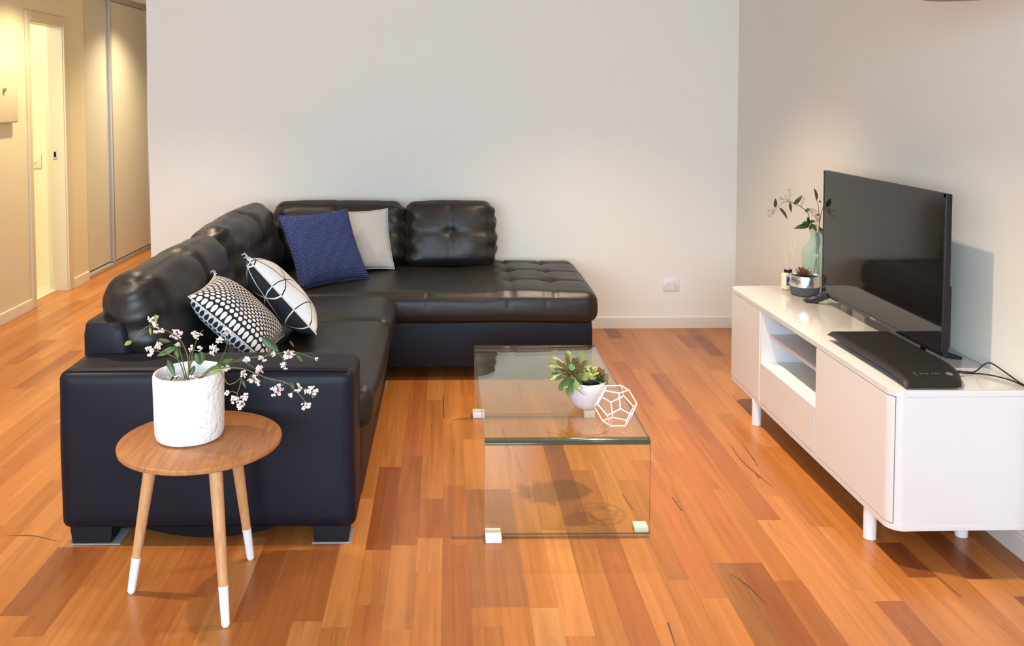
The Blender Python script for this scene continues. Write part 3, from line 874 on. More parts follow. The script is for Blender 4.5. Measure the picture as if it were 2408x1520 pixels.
STEMS = [
 [(-0.776, 2.68, 0.652), (-0.774, 2.667, 0.72), (-0.786, 2.653, 0.771), (-0.808, 2.64, 0.801), (-0.84, 2.627, 0.822), (-0.858, 2.613, 0.83), (-0.87, 2.6, 0.834), (-0.889, 2.587, 0.819), (-0.899, 2.573, 0.803), (-0.904, 2.56, 0.802)],
 [(-0.779, 2.69, 0.638), (-0.774, 2.685, 0.721), (-0.761, 2.68, 0.74), (-0.74, 2.675, 0.739), (-0.718, 2.67, 0.732), (-0.697, 2.665, 0.747), (-0.682, 2.66, 0.769)],
 [(-0.762, 2.68, 0.640), (-0.716, 2.684, 0.682), (-0.69, 2.689, 0.693), (-0.644, 2.693, 0.704), (-0.601, 2.698, 0.712), (-0.551, 2.702, 0.715), (-0.505, 2.707, 0.724), (-0.478, 2.711, 0.73), (-0.452, 2.716, 0.721), (-0.402, 2.72, 0.702)],
 [(-0.765, 2.66, 0.640), (-0.707, 2.651, 0.684), (-0.678, 2.642, 0.697), (-0.613, 2.633, 0.7), (-0.566, 2.624, 0.688), (-0.525, 2.616, 0.674), (-0.474, 2.607, 0.665), (-0.443, 2.598, 0.643), (-0.419, 2.589, 0.622), (-0.405, 2.58, 0.602)],
 [(-0.74, 2.67, 0.645), (-0.71, 2.66, 0.686), (-0.679, 2.645, 0.695), (-0.662, 2.63, 0.68), (-0.643, 2.615, 0.659), (-0.616, 2.6, 0.669), (-0.598, 2.585, 0.687), (-0.598, 2.57, 0.666), (-0.603, 2.555, 0.644), (-0.592, 2.54, 0.623)],
 [(-0.785, 2.7, 0.638), (-0.802, 2.715, 0.688), (-0.816, 2.73, 0.726), (-0.827, 2.745, 0.756), (-0.834, 2.76, 0.775)],
 [(-0.777, 2.66, 0.638), (-0.79, 2.63, 0.724), (-0.833, 2.6, 0.759), (-0.855, 2.57, 0.771)],
 [(-0.782, 2.7, 0.638), (-0.777, 2.71, 0.704), (-0.765, 2.72, 0.752), (-0.757, 2.73, 0.777), (-0.746, 2.74, 0.787)],
 [(-0.691, 2.69, 0.693), (-0.677, 2.693, 0.718), (-0.664, 2.697, 0.752), (-0.661, 2.7, 0.788)],
 [(-0.688, 2.68, 0.693), (-0.619, 2.673, 0.71), (-0.574, 2.667, 0.688), (-0.556, 2.66, 0.684)],
 [(-0.565, 2.622, 0.689), (-0.579, 2.61, 0.679), (-0.561, 2.6, 0.672)],
 [(-0.473, 2.606, 0.667), (-0.492, 2.595, 0.65), (-0.5, 2.59, 0.645)],
 [(-0.442, 2.596, 0.645), (-0.418, 2.585, 0.652), (-0.392, 2.58, 0.655)],
 [(-0.561, 2.702, 0.714), (-0.537, 2.7, 0.719), (-0.52, 2.7, 0.723)],
 [(-0.551, 2.702, 0.716), (-0.519, 2.693, 0.735), (-0.488, 2.687, 0.702), (-0.49, 2.68, 0.68)]]
CLUST = [(-0.844, 2.58, 0.857, 0.018, 14), (-0.831, 2.59, 0.83, 0.016, 8), (-0.855, 2.57, 0.771, 0.016, 12), (-0.839, 2.6, 0.776, 0.012, 8), (-0.832, 2.75, 0.77, 0.018, 16), (-0.764, 2.73, 0.774, 0.016, 14), (-0.738, 2.67, 0.751, 0.01, 5), (-0.695, 2.66, 0.748, 0.018, 12), (-0.663, 2.7, 0.793, 0.015, 9), (-0.653, 2.66, 0.692, 0.012, 8), (-0.604, 2.69, 0.71, 0.01, 6), (-0.558, 2.7, 0.709, 0.012, 8), (-0.525, 2.7, 0.723, 0.008, 5), (-0.481, 2.71, 0.72, 0.021, 20), (-0.493, 2.69, 0.691, 0.013, 8), (-0.558, 2.66, 0.684, 0.015, 10), (-0.566, 2.61, 0.672, 0.018, 14), (-0.6, 2.63, 0.683, 0.01, 6), (-0.494, 2.59, 0.649, 0.02, 14), (-0.429, 2.59, 0.655, 0.013, 8), (-0.395, 2.58, 0.648, 0.018, 14), (-0.408, 2.57, 0.607, 0.016, 12), (-0.611, 2.55, 0.636, 0.015, 8), (-0.59, 2.54, 0.622, 0.015, 8), (-0.578, 2.55, 0.641, 0.012, 6), (-0.633, 2.56, 0.651, 0.006, 3), (-0.458, 2.59, 0.632, 0.006, 2), (-0.4, 2.72, 0.7, 0.005, 1), (-0.68, 2.66, 0.775, 0.013, 8), (-0.768, 2.68, 0.748, 0.01, 5), (-0.82, 2.72, 0.746, 0.008, 4), (-0.822, 2.66, 0.749, 0.008, 3), (-0.80, 2.65, 0.664, 0.014, 7), (-0.75, 2.64, 0.666, 0.016, 10), (-0.73, 2.665, 0.664, 0.013, 7), (-0.826, 2.665, 0.660, 0.011, 4), (-0.71, 2.68, 0.662, 0.012, 5)]
LEAVES = [((-0.795, 2.62, 0.767), (-0.847, 2.605, 0.745), 0.018, 'leaf'), ((-0.861, 2.66, 0.779), (-0.818, 2.645, 0.777), 0.015, 'leaf_deep'), ((-0.805, 2.64, 0.768), (-0.79, 2.625, 0.732), 0.015, 'leaf'), ((-0.743, 2.64, 0.744), (-0.73, 2.625, 0.712), 0.016, 'leaf'), ((-0.729, 2.66, 0.742), (-0.732, 2.645, 0.706), 0.023, 'leaf'), ((-0.832, 2.66, 0.718), (-0.807, 2.645, 0.674), 0.018, 'leaf'), ((-0.803, 2.66, 0.673), (-0.822, 2.645, 0.652), 0.018, 'leaf_deep'), ((-0.687, 2.65, 0.704), (-0.633, 2.635, 0.728), 0.018, 'leaf'), ((-0.554, 2.68, 0.78), (-0.502, 2.665, 0.741), 0.026, 'leaf_deep'), ((-0.597, 2.58, 0.689), (-0.578, 2.565, 0.659), 0.009, 'leaf_deep'), ((-0.901, 2.555, 0.804), (-0.917, 2.54, 0.796), 0.013, 'leaf_light'), ((-0.459, 2.58, 0.675), (-0.439, 2.565, 0.663), 0.013, 'leaf_deep'), ((-0.665, 2.62, 0.703), (-0.695, 2.605, 0.688), 0.012, 'leaf_light'), ((-0.839, 2.575, 0.877), (-0.831, 2.56, 0.845), 0.007, 'leaf_light'), ((-0.854, 2.57, 0.84), (-0.846, 2.555, 0.821), 0.007, 'leaf_light'), ((-0.398, 2.58, 0.638), (-0.377, 2.565, 0.637), 0.007, 'leaf'), ((-0.456, 2.7, 0.722), (-0.434, 2.685, 0.703), 0.01, 'leaf'), ((-0.479, 2.72, 0.758), (-0.463, 2.705, 0.742), 0.007, 'leaf_deep'), ((-0.767, 2.7, 0.72), (-0.77, 2.685, 0.697), 0.01, 'leaf'), ((-0.752, 2.66, 0.700), (-0.765, 2.648, 0.668), 0.014, 'leaf_deep'), ((-0.660, 2.63, 0.712), (-0.690, 2.62, 0.702), 0.012, 'leaf')]
t = thing('flowering_branch', 'trailing sprays of tiny pale pink blossoms standing in the white ceramic pot', 'flowers', PC + Vector((0, 0, 0.155)))
off = -t.location
def child_at(o): o.location = off; return o
for k, s in enumerate(STEMS):
    b = bmesh.new(); add_tube(b, smooth_path(s, 6), 0.0020 if k < 8 else 0.0013, 0.0010, 6)
    child_at(obj('stem', b, M['stem'], t))
for a, c, w_, m in LEAVES:
    child_at(solid_leaf('leaf', [(a, c, w_, rnd2.uniform(-.1, .2))], M[m], t))
stems_pts = [p for s in STEMS for p in smooth_path(s, 4)]
for (x, y, z, r, n) in CLUST:
    b = bmesh.new(); c = Vector((x, y, z))
    near = min(stems_pts, key=lambda p: (p - c).length)
    add_tube(b, smooth_path([near, (near + c) / 2 + Vector((0, 0, .004)), c], 4), 0.0008, 0.0006, 5, mat=1)
    for i in range(int(n * 1.35) + 1):
        d = Vector((rnd2.gauss(0, 1), rnd2.gauss(0, 1), rnd2.gauss(0, 1))).normalized() * r * rnd2.uniform(0.35, 1.0)
        p = c + d
        add_tube(b, [c + d * .2, p], 0.0005, 0.0005, 4, mat=1, cap=False)
        s = rnd2.uniform(0.0028, 0.0048)
        # a pea flower: two standard petals and a keel
        rot = Matrix.Rotation(rnd2.uniform(0, 6.28), 4, Vector((rnd2.gauss(0, 1), rnd2.gauss(0, 1), rnd2.gauss(0, 1))).normalized())
        for dx, sc in ((-0.75, (0.9, 0.45, 1.0)), (0.75, (0.9, 0.45, 1.0)), (0.0, (0.55, 0.8, 0.6))):
            f0 = len(b.faces)
            bmesh.ops.create_icosphere(b, subdivisions=1, radius=s, matrix=Matrix.Translation(p) @ rot @ Matrix.Translation((dx * s, 0, 0)) @ Matrix.Diagonal((*sc, 1)))
        if rnd2.random() < 0.35:
            b.faces.ensure_lookup_table(); f0 = len(b.faces)
            bmesh.ops.create_icosphere(b, subdivisions=1, radius=s * .55, matrix=Matrix.Translation(p + Vector((0, -s * .6, -s * .5))))
            b.faces.ensure_lookup_table()
            for f in b.faces[f0:]: f.material_index = 2
    child_at(obj('blossom', b, [M['petal'], M['twig'], M['petal_heart']], t))

# ------------------------------------------------------------------ glass coffee table
GX, GY, GW, GL, GH = 0.127, 2.998, 0.5615, 1.174, 0.340
t = thing('coffee_table', 'bent clear glass coffee table with greenish edges on small white corner feet', 'coffee table', (GX, GY, 0))
th, rb, zb = 0.011, 0.020, 0.010
outer = [(0, zb), (0, GH - rb)] + [(rb - rb * math.cos(a), GH - rb + rb * math.sin(a)) for a in [PI / 2 * i / 8 for i in range(1, 9)]]
outer += [(GL - y, z) for y, z in reversed(outer)]
ri = rb - th
inner = [(th, zb), (th, GH - rb)] + [(rb - ri * math.cos(a), GH - rb + ri * math.sin(a)) for a in [PI / 2 * i / 8 for i in range(1, 9)]]
inner += [(GL - y, z) for y, z in reversed(inner)]
bm = bmesh.new(); N_ = len(outer)
rows = [[bm.verts.new((x, y, z)) for (y, z) in pl] for pl in (outer, inner) for x in (0, GW)]
O0, O1, I0, I1 = rows
for i in range(N_ - 1):
    flat = i in (0, 9, N_ - 2)
    k = 0 if flat or i > N_ // 2 else 2
    f = bm.faces.new((O0[i], O1[i], O1[i + 1], O0[i + 1])); f.material_index = k
    f = bm.faces.new((I0[i], I0[i + 1], I1[i + 1], I1[i])); f.material_index = k
    f = bm.faces.new((O0[i], O0[i + 1], I0[i + 1], I0[i])); f.material_index = 1
    f = bm.faces.new((O1[i], I1[i], I1[i + 1], O1[i + 1])); f.material_index = 1
for i in (0, N_ - 1):
    f = bm.faces.new((O0[i], I0[i], I1[i], O1[i])); f.material_index = 1
bmesh.ops.recalc_face_normals(bm, faces=bm.faces[:])
obj('glass_sheet', bm, [M['glass'], M['glass_edge'], M['glass_bend']], t, angle=30)
for (x0, x1, y0, y1, hh) in ((0.000, 0.055, -0.040, 0.030, 0.021), (GW - 0.046, GW + 0.002, 0.030, 0.075, 0.021), (-0.008, 0.048, GL - 0.034, GL + 0.022, 0.026), (GW - 0.050, GW + 0.002, GL - 0.034, GL + 0.022, 0.030)):
    obj('foot', box((x0, y0, 0), (x1, y1, hh), 0.003), M['white_plastic'], t)

# ------------------------------------------------------------------ succulents
def rosette(parent, name, c, axis, spec, seed):
    """spec: list of (count, length, width, polar angle from axis, material)"""
    r3 = random.Random(seed); c = Vector(c); ax = Vector(axis).normalized()
    e1 = ax.cross(Vector((0, 1, 0.2))).normalized(); e2 = ax.cross(e1)
    k = 0
    for cnt, L, W, pol, m, base in spec:
        for i in range(cnt):
            a = 2 * PI * (i + 0.5 * (k % 2)) / cnt + r3.uniform(-.18, .18)
            pa = pol + r3.uniform(-.12, .12)
            d = (e1 * math.cos(a) + e2 * math.sin(a)) * math.sin(pa) + ax * math.cos(pa)
            LL = L * r3.uniform(0.85, 1.12)
            nv = ax * math.sin(pa) - (e1 * math.cos(a) + e2 * math.sin(a)) * math.cos(pa)
            b = bmesh.new(); b.loops.layers.uv.new('UVMap')
            succ_leaf(b, c + ax * base + d * 0.004, d, nv, LL, W)
            o = obj(name, b, M[m], parent); o.location = -parent.location
        k += 1
def succ_leaf(bm, base, d, nv, L, W, n=8):
    d = d.normalized(); side = d.cross(nv).normalized(); nv = side.cross(d).normalized()
    uvl = bm.loops.layers.uv.verify(); rings = []
    for i in range(n + 1):
        s = i / n
        w = W / 2 * (0.35 + 0.65 * math.sin(PI / 2 * min(1, s / 0.72))) * (1 if s < 0.72 else math.sqrt(max(0.0, 1 - ((s - 0.72) / 0.28) ** 2)) + 0.03)
        tk = 0.16 * W * (1 - 0.6 * s) + 0.0006
        c = base + d * (L * s) + nv * (0.16 * L * s * s)
        rings.append([bm.verts.new(c + side * (w * math.cos(q)) + nv * (tk * math.sin(q) + 0.22 * w * math.cos(q) ** 2)) for q in [2 * PI * j / 8 for j in range(8)]])
    for i in range(n):
        for j in range(8):
            jj = (j + 1) % 8
            f = bm.faces.new((rings[i][j], rings[i][jj], rings[i + 1][jj], rings[i + 1][j]))
            us = (0.5 + 0.5 * math.cos(2 * PI * j / 8), 0.5 + 0.5 * math.cos(2 * PI * jj / 8))
            for l, (uu, vv) in zip(f.loops, ((us[0], i / n), (us[1], i / n), (us[1], (i + 1) / n), (us[0], (i + 1) / n))): l[uvl].uv = (uu, vv)
    bm.faces.new(list(reversed(rings[0]))); bm.faces.new(rings[-1])

SP = Vector((0.522, 3.318, GH))
t = thing('potted_succulent', 'green and maroon succulents in a pinkish white pot on the glass coffee table', 'potted plant', SP)
def wob2(p, a):
    k = 1 + 0.014 * noise.noise(Vector((math.cos(a) * 2.5, math.sin(a) * 2.5, p.z * 40)))
    return Vector((p.x * k, p.y * k, p.z))
obj('pot', lathe([(0, 0.0), (0.036, 0.0), (0.047, 0.006), (0.060, 0.024), (0.068, 0.048), (0.0715, 0.072), (0.0715, 0.096), (0.070, 0.101), (0.066, 0.102), (0.063, 0.098), (0.062, 0.085), (0, 0.085)], 48, fn=wob2), M['pinkpot'], t)
obj('soil', lathe([(0, 0.096), (0.03, 0.094), (0.0622, 0.086), (0.05, 0.084), (0, 0.084)], 32), M['soil'], t)
b = bmesh.new(); add_tube(b, smooth_path([(0.0, 0.0, 0.085), (-0.025, -0.02, 0.125), (-0.060, -0.036, 0.144)], 5), 0.009, 0.011, 10)
obj('stem', b, M['succ_red'], t)
rosette(t, 'leaf', SP + Vector((-0.062, -0.040, 0.146)), (-0.12, -0.70, 0.70),
        [(9, 0.088, 0.026, 1.95, 'succ', -0.010), (10, 0.078, 0.024, 1.55, 'succ', 0.0), (9, 0.060, 0.017, 1.20, 'succ_red', 0.004), (8, 0.046, 0.013, 0.90, 'succ_red', 0.006), (5, 0.026, 0.019, 0.50, 'succ_core', 0.008), (3, 0.018, 0.014, 0.2, 'succ_core', 0.010)], 3)
rosette(t, 'leaf', SP + Vector((0.000, -0.012, 0.118)), (0.1, -0.3, 0.95), [(5, 0.045, 0.022, 1.1, 'succ_yellow', 0.0), (4, 0.03, 0.018, 0.6, 'succ', 0.003)], 8)
rosette(t, 'leaf', SP + Vector((0.042, -0.004, 0.105)), (0.45, -0.35, 0.85),
        [(9, 0.042, 0.018, 1.5, 'succ', 0.0), (8, 0.036, 0.016, 1.1, 'succ_red', 0.004), (6, 0.026, 0.012, 0.6, 'succ_red', 0.006)], 9)

# white wire dodecahedron beside it
phi = (1 + 5 ** .5) / 2
vs = [Vector(p) for p in [(x, y, z) for x in (-1, 1) for y in (-1, 1) for z in (-1, 1)] + [(0, a / phi, b_ * phi) for a in (-1, 1) for b_ in (-1, 1)] + [(a / phi, b_ * phi, 0) for a in (-1, 1) for b_ in (-1, 1)] + [(a * phi, 0, b_ / phi) for a in (-1, 1) for b_ in (-1, 1)]]
ed = [(i, j) for i in range(20) for j in range(i) if abs((vs[i] - vs[j]).length - 2 / phi) < 1e-3]
nface = Vector((0, phi, 1)).normalized()
Q = nface.rotation_difference(Vector((0, 0, 1)))
vs = [Q @ v for v in vs]
zm = min(v.z for v in vs); low = [v for v in vs if v.z < zm + 1e-3]
# turn so that one bottom edge faces -y
best = None
for i in range(5):
    for j in range(i):
        if abs((low[i] - low[j]).length - 2 / phi) < 1e-3:
            m_ = (low[i] + low[j]) / 2
            best = math.atan2(m_.y, m_.x)
Rz = Matrix.Rotation(-PI / 2 - best + 0.04, 3, 'Z')
sc = 0.0535 / (2 / phi); wr_ = 0.0024
t = thing('wire_dodecahedron', 'white wire dodecahedron ornament standing on the glass coffee table', 'ornament', (0.598, 3.152, GH))
b = bmesh.new()
P_ = [Rz @ v * sc for v in vs]; zm = min(v.z for v in P_)
P_ = [v - Vector((0, 0, zm - wr_)) for v in P_]
for i, j in ed: add_tube(b, [P_[i], P_[j]], wr_, wr_, 8)
for v in P_: bmesh.ops.create_icosphere(b, subdivisions=1, radius=wr_ * 1.12, matrix=Matrix.Translation(v))
obj('wire_frame', b, M['wire'], t)

# ------------------------------------------------------------------ television console
KX, KY, KL, KD = 1.407, 2.797, 1.600, 0.452
K0, K1, SL = 0.1135, 0.5650, 0.0185
t = thing('media_console', 'long white lacquered media console with rounded corners on short round legs', 'tv cabinet', (KX, KY, 0))
t.rotation_euler = (0, 0, 0.010)
def plan(x0, x1, y0, y1, r, n=10):
    pl = [(x1, y0), (x1, y1)]
    pl += [(x0 + r - r * math.sin(a), y1 - r + r * math.cos(a)) for a in [PI / 2 * i / n for i in range(n + 1)]]
    pl += [(x0 + r - r * math.cos(a), y0 + r - r * math.sin(a)) for a in [PI / 2 * i / n for i in range(n + 1)]]
    return list(reversed(pl))[::-1]
KLAC, KDR, KPW = M['lacquer'], M['lacquer_door'], M['panel_white']
RC = 0.050
obj('top_panel', prism(plan(0, KD, 0, KL, RC), K1 - SL, K1, 0.003), KLAC, t)
obj('bottom_panel', prism(plan(0, KD, 0, KL, RC), K0, K0 + SL, 0.003), KLAC, t)
zi0, zi1 = K0 + SL, K1 - SL
def arc(x, y, r, a0, a1, n=8): return [(x - r * math.cos(a0 + (a1 - a0) * i / n), y - r * math.sin(a0 + (a1 - a0) * i / n)) for i in range(n + 1)]
# end panels: flat, with the last part of the rounded corner
ca = math.radians(48)
o1 = arc(RC, RC, RC - 0.001, ca, PI / 2); i1 = arc(RC, RC, RC - 0.018, ca, PI / 2)
pl = o1 + [(KD, 0.001), (KD, 0.018)] + list(reversed(i1))
obj('side_panel', prism(pl, zi0, zi1), KLAC, t)
obj('side_panel', prism([(x, KL - y) for x, y in pl], zi0, zi1), KLAC, t)
obj('back_panel', box((KD - 0.012, 0.02, zi0), (KD - 0.002, KL - 0.02, zi1)), KPW, t, smooth=False)
YA, YM = 0.562, 1.166                      # near and far dividers
for yy in (YA, YM): obj('divider', box((0.004, yy, zi0), (KD - 0.013, yy + 0.018, zi1)), KPW, t, smooth=False)
ZS = 0.312
obj('compartment_floor', box((0.0, YA + 0.018, ZS - 0.016), (KD - 0.013, YM, ZS)), KPW, t, smooth=False)
obj('shelf', box((0.040, YA + 0.018, 0.423), (KD - 0.013, YM, 0.439)), KPW, t, smooth=False)
b = bmesh.new()
for xx in (0.09, 0.30):
    for zz in (0.38, 0.50): add_lathe(b, [(0, 0.0005), (0.0028, 0.0005), (0.0028, -0.001)], 10, (0, 0, 0))
b.free()
b = bmesh.new()
for xx in (0.09, 0.30):
    for zz in (0.375, 0.475, 0.515):
        bmesh.ops.create_circle(b, cap_ends=True, segments=10, radius=0.0028, matrix=Matrix.Translation((xx, YM - 0.0006, zz)) @ Matrix.Rotation(PI / 2, 4, 'X'))
obj('pin_hole', b, M['grey_plastic'], t, smooth=False)
gp = 0.003
# right hand door wraps round the near corner; the far door round the far corner
oc = arc(RC, RC, RC, 0.0, ca - 0.05); ic = arc(RC, RC, RC - 0.017, 0.0, ca - 0.05)
pl = [(0, YA + 0.016)] + oc + list(reversed(ic)) + [(0.017, YA + 0.016)]
obj('door', prism(pl, zi0 + gp, zi1 - gp), KDR, t)
pl2 = [(x, KL - y) for x, y in ([(0, KL - YM - 0.014)] + oc + list(reversed(ic)) + [(0.017, KL - YM - 0.014)])]
obj('door', prism(pl2, zi0 + gp, zi1 - gp), KDR, t)
obj('drawer', box((0.0, YA + 0.022, zi0 + gp), (0.017, YM + 0.002, ZS - 0.018), 0.001), KDR, t, smooth=False)
for (lx, ly) in ((0.006 + 0.020, 0.185), (0.006 + 0.010, 1.245), (0.345, 0.195), (0.345, 1.245), (0.345, 0.72)):
    obj('leg', lathe([(0, 0), (0.019, 0), (0.021, 0.002), (0.021, K0), (0, K0)], 28, (lx, ly, 0)), M['legwhite'], t)

# small black gadget on the shelf
t = thing('cable_plug', 'small black plug end peeking out on the open shelf of the console', 'plug', (1.462, 3.397, 0.4403))
obj('plug_body', box((-0.012, -0.012, 0), (0.012, 0.012, 0.040), 0.005, 3), M['black_plastic'], t)
b = bmesh.new(); add_tube(b, smooth_path([(0, 0, 0.006), (0.05, -0.006, 0.005), (0.18, -0.004, 0.005), (0.36, 0.0, 0.005)], 6), 0.0035)
obj('lead', b, M['black_plastic'], t)

# ------------------------------------------------------------------ television
TVX, TY0, TY1, TZ0, TZ1 = 1.695, 3.047, 4.040, 0.604, 1.164
t = thing('television', 'flat black television switched off on the white console', 'television', (TVX, (TY0 + TY1) / 2, K1))
hy = (TY1 - TY0) / 2; z0, z1 = TZ0 - K1, TZ1 - K1
bm = bmesh.new()
add_box(bm, (0.002, -hy, z0), (0.026, hy, z1), 0.004, 3)
add_box(bm, (0.020, -hy + 0.03, z0 + 0.015), (0.052, hy - 0.03, z0 + 0.24), 0.012, 3)
obj('casing', bm, M['black_plastic'], t)
bm = bmesh.new()
add_box(bm, (0.0, -hy + 0.001, z0 + 0.001), (0.006, -hy + 0.011, z1 - 0.001)); add_box(bm, (0.0, hy - 0.011, z0 + 0.001), (0.006, hy - 0.001, z1 - 0.001))
add_box(bm, (0.0, -hy + 0.001, z1 - 0.011), (0.006, hy - 0.001, z1 - 0.001)); add_box(bm, (-0.001, -hy + 0.001, z0 + 0.001), (0.006, hy - 0.001, z0 + 0.016))
obj('bezel', bm, M['black_gloss'], t, smooth=False)
obj('screen', box((0.001, -hy + 0.010, z0 + 0.015), (0.004, hy - 0.010, z1 - 0.010)), M['screen'], t, smooth=False)
obj('maker_badge', box((-0.002, -0.022, z0 + 0.005), (0.0, 0.022, z0 + 0.012)), M['metalgrey'], t, smooth=False)
for sy, yy in ((1, hy - 0.055), (-1, -hy + 0.135)):
    b = bmesh.new()
    # a splayed bracket: a neck under the panel and two toes
    for dx, dy in ((-0.085 if sy > 0 else -0.008, 0.060 if sy > 0 else 0.0), (0.112, 0.03 * sy)):
        A = Vector((0.012, yy, z0 + 0.012)); B = Vector((0.012 + dx * .55, yy + dy * .55, 0.016)); C_ = Vector((0.012 + dx, yy + dy, 0.006))
        ww = Vector((0.0, 0.016, 0))
        top = [A, B, C_]; thk = (0.016, 0.012, 0.0055)
        ring = []
        for p, h_ in zip(top, thk):
            ring.append([b.verts.new(p + ww * s + Vector((0, 0, h_ if q else -min(h_, p.z)))) for s, q in ((-1, 0), (1, 0), (1, 1), (-1, 1))])
        for r0, r1_ in zip(ring, ring[1:]):
            for k in range(4): b.faces.new((r0[k], r0[(k + 1) % 4], r1_[(k + 1) % 4], r1_[k]))
        b.faces.new(list(reversed(ring[0]))); b.faces.new(ring[-1])
    bmesh.ops.recalc_face_normals(b, faces=b.faces[:])
    obj('stand_foot', b, M['black_gloss'], t, smooth=False)

# ------------------------------------------------------------------ media recorder in front of the television
t = thing('media_recorder', 'slim black media box with a drooping rounded end beside the television', 'media box', (1.45, 2.815, K1))
bm = bmesh.new()
BL, BW = 0.585, 0.238
ny, nx = 40, 18
def topz(s):      # s: 0 near end .. 1 far end
    if s < 0.34:
        q = 1 - s / 0.34
        return 0.041 - 0.028 * (1 - math.sqrt(max(0, 1 - (q * 0.98) ** 2)))
    return 0.041 - 0.003 * (s - 0.34)
def xr(s):        # right edge, rounded in towards the near end
    return BW - (0.055 * (1 - s / 0.30) ** 2 if s < 0.30 else 0.0)
def botz(s): return 0.004 + 0.014 * min(1.0, max(0.0, (s - 0.04) / 0.16))
gridT = [[None] * (nx + 1) for _ in range(ny + 1)]; gridB = [[None] * (nx + 1) for _ in range(ny + 1)]
for j in range(ny + 1):
    s = j / ny
    for i in range(nx + 1):
        u = i / nx
        x = 0.006 * (1 - s) + u * (xr(s) - 0.006 * (1 - s)); e = min(u, 1 - u)
        rnd_ = 0.010 * max(0, 1 - e / 0.06) ** 2 + 0.010 * max(0, 1 - min(s, 1 - s) / 0.03) ** 2
        gridT[j][i] = bm.verts.new((x, BL * s, max(botz(s) + 0.004, topz(s) - rnd_)))
        gridB[j][i] = bm.verts.new((x + (0.012 if i == 0 else 0) - (0.012 if i == nx else 0), BL * s + (0.008 if j == 0 else 0) - (0.012 if j == ny else 0), botz(s)))
for j in range(ny):
    for i in range(nx):
        bm.faces.new((gridT[j][i], gridT[j][i + 1], gridT[j + 1][i + 1], gridT[j + 1][i])); bm.faces.new((gridB[j][i], gridB[j + 1][i], gridB[j + 1][i + 1], gridB[j][i + 1]))
for j in range(ny):
    for i in (0, nx):
        bm.faces.new((gridT[j][i], gridT[j + 1][i], gridB[j + 1][i], gridB[j][i]))
for i in range(nx):
    for j in (0, ny):
        bm.faces.new((gridT[j][i], gridT[j][i + 1], gridB[j][i + 1], gridB[j][i]))
bmesh.ops.recalc_face_normals(bm, faces=bm.faces[:])
M['matteblack'] = simple('matte_black_shell', (0.009, 0.0078, 0.007, 1), 0.5, spec=0.3, bumpscale=300, bumpstr=0.06)
obj('shell', bm, M['matteblack'], t, angle=50)
obj('rubber_base', box((0.05, 0.06, 0), (BW - 0.06, BL - 0.05, 0.022)), M['black_plastic'], t, smooth=False)
def on_top(x, y): 
    s = y / BL
    dz = (topz(s + .01) - topz(s - .01)) / (.02 * BL)
    return Matrix.Translation((x, y, topz(s) + 0.0004)) @ Matrix.Rotation(math.atan(dz), 4, 'X')
b = bmesh.new(); bmesh.ops.create_circle(b, cap_ends=True, segments=28, radius=0.0105, matrix=on_top(0.176, 0.058) @ Matrix.Diagonal((1, 1.2, 1, 1)))
obj('round_badge', b, M['metalgrey'], t, smooth=False)
b = bmesh.new()
for i, (x, w_, l_) in enumerate(((0.066, 0.0022, 0.026), (0.084, 0.005, 0.005), (0.094, 0.005, 0.004), (0.104, 0.006, 0.005), (0.122, 0.004, 0.003), (0.134, 0.008, 0.003), (0.146, 0.003, 0.003))):
    add_box(b, (-w_ / 2, -l_ / 2, 0), (w_ / 2, l_ / 2, 0.0006), M4=on_top(x, 0.060))
obj('silver_lettering', b, M['metalgrey'], t, smooth=False)

# its cables
t = thing('power_cable', 'thin black cables running from the media box across the console to the wall', 'cable', (1.75, 2.97, K1))
off2 = -Vector((1.75, 2.97, K1))
for pts in ([(1.700, 2.952, 0.582), (1.733, 2.975, 0.574), (1.775, 2.985, 0.570), (1.812, 2.995, 0.592), (1.832, 2.985, 0.598), (1.845, 2.93, 0.584), (1.852, 2.86, 0.570), (1.856, 2.80, 0.569), (1.858, 2.775, 0.55), (1.858, 2.772, 0.30), (1.855, 2.775, 0.012), (1.84, 2.7, 0.006)],
            [(1.700, 2.944, 0.580), (1.735, 2.962, 0.572), (1.780, 2.968, 0.5685), (1.815, 2.945, 0.569), (1.840, 2.90, 0.569), (1.8505, 2.85, 0.5675), (1.8535, 2.795, 0.567), (1.850, 2.772, 0.54), (1.850, 2.768, 0.30), (1.845, 2.77, 0.006), (1.82, 2.7, 0.005)]):
    b = bmesh.new(); add_tube(b, smooth_path(pts, 8), 0.0024, seg=7); o = obj('cable', b, M['black_plastic'], t); o.location = off2
b = bmesh.new(); add_tube(b, [(1.697, 2.950, 0.581), (1.714, 2.961, 0.578)], 0.005, 0.0045, 10); o = obj('connector', b, M['black_plastic'], t); o.location = off2

# ------------------------------------------------------------------ things at the far end of the console
PS = Vector((1.682, 4.195, K1))
t = thing('silver_pot', 'low charcoal and silver pot with a rust coloured succulent on the console', 'potted plant', PS)
obj('pot', lathe([(0, 0), (0.058, 0.0), (0.062, 0.004), (0.0655, 0.020), (0.0665, 0.044), (0.0, 0.044)], 48), M['charcoal'], t)
obj('silver_rim', lathe([(0.0, 0.044), (0.0668, 0.044), (0.0675, 0.066), (0.067, 0.092), (0.0655, 0.095), (0.0625, 0.094), (0.061, 0.082), (0, 0.082)], 48), M['silver'], t)
obj('soil', lathe([(0, 0.090), (0.03, 0.089), (0.0612, 0.084), (0.05, 0.0825), (0, 0.0825)], 32), M['soil'], t)
rosette(t, 'leaf', PS + Vector((-0.008, 0.0, 0.088)), (0, -0.1, 1), [(9, 0.040, 0.013, 1.15, 'succ_brown', 0.0), (8, 0.040, 0.012, 0.75, 'succ_brown', 0.002), (6, 0.034, 0.010, 0.35, 'succ_brown', 0.004)], 21)

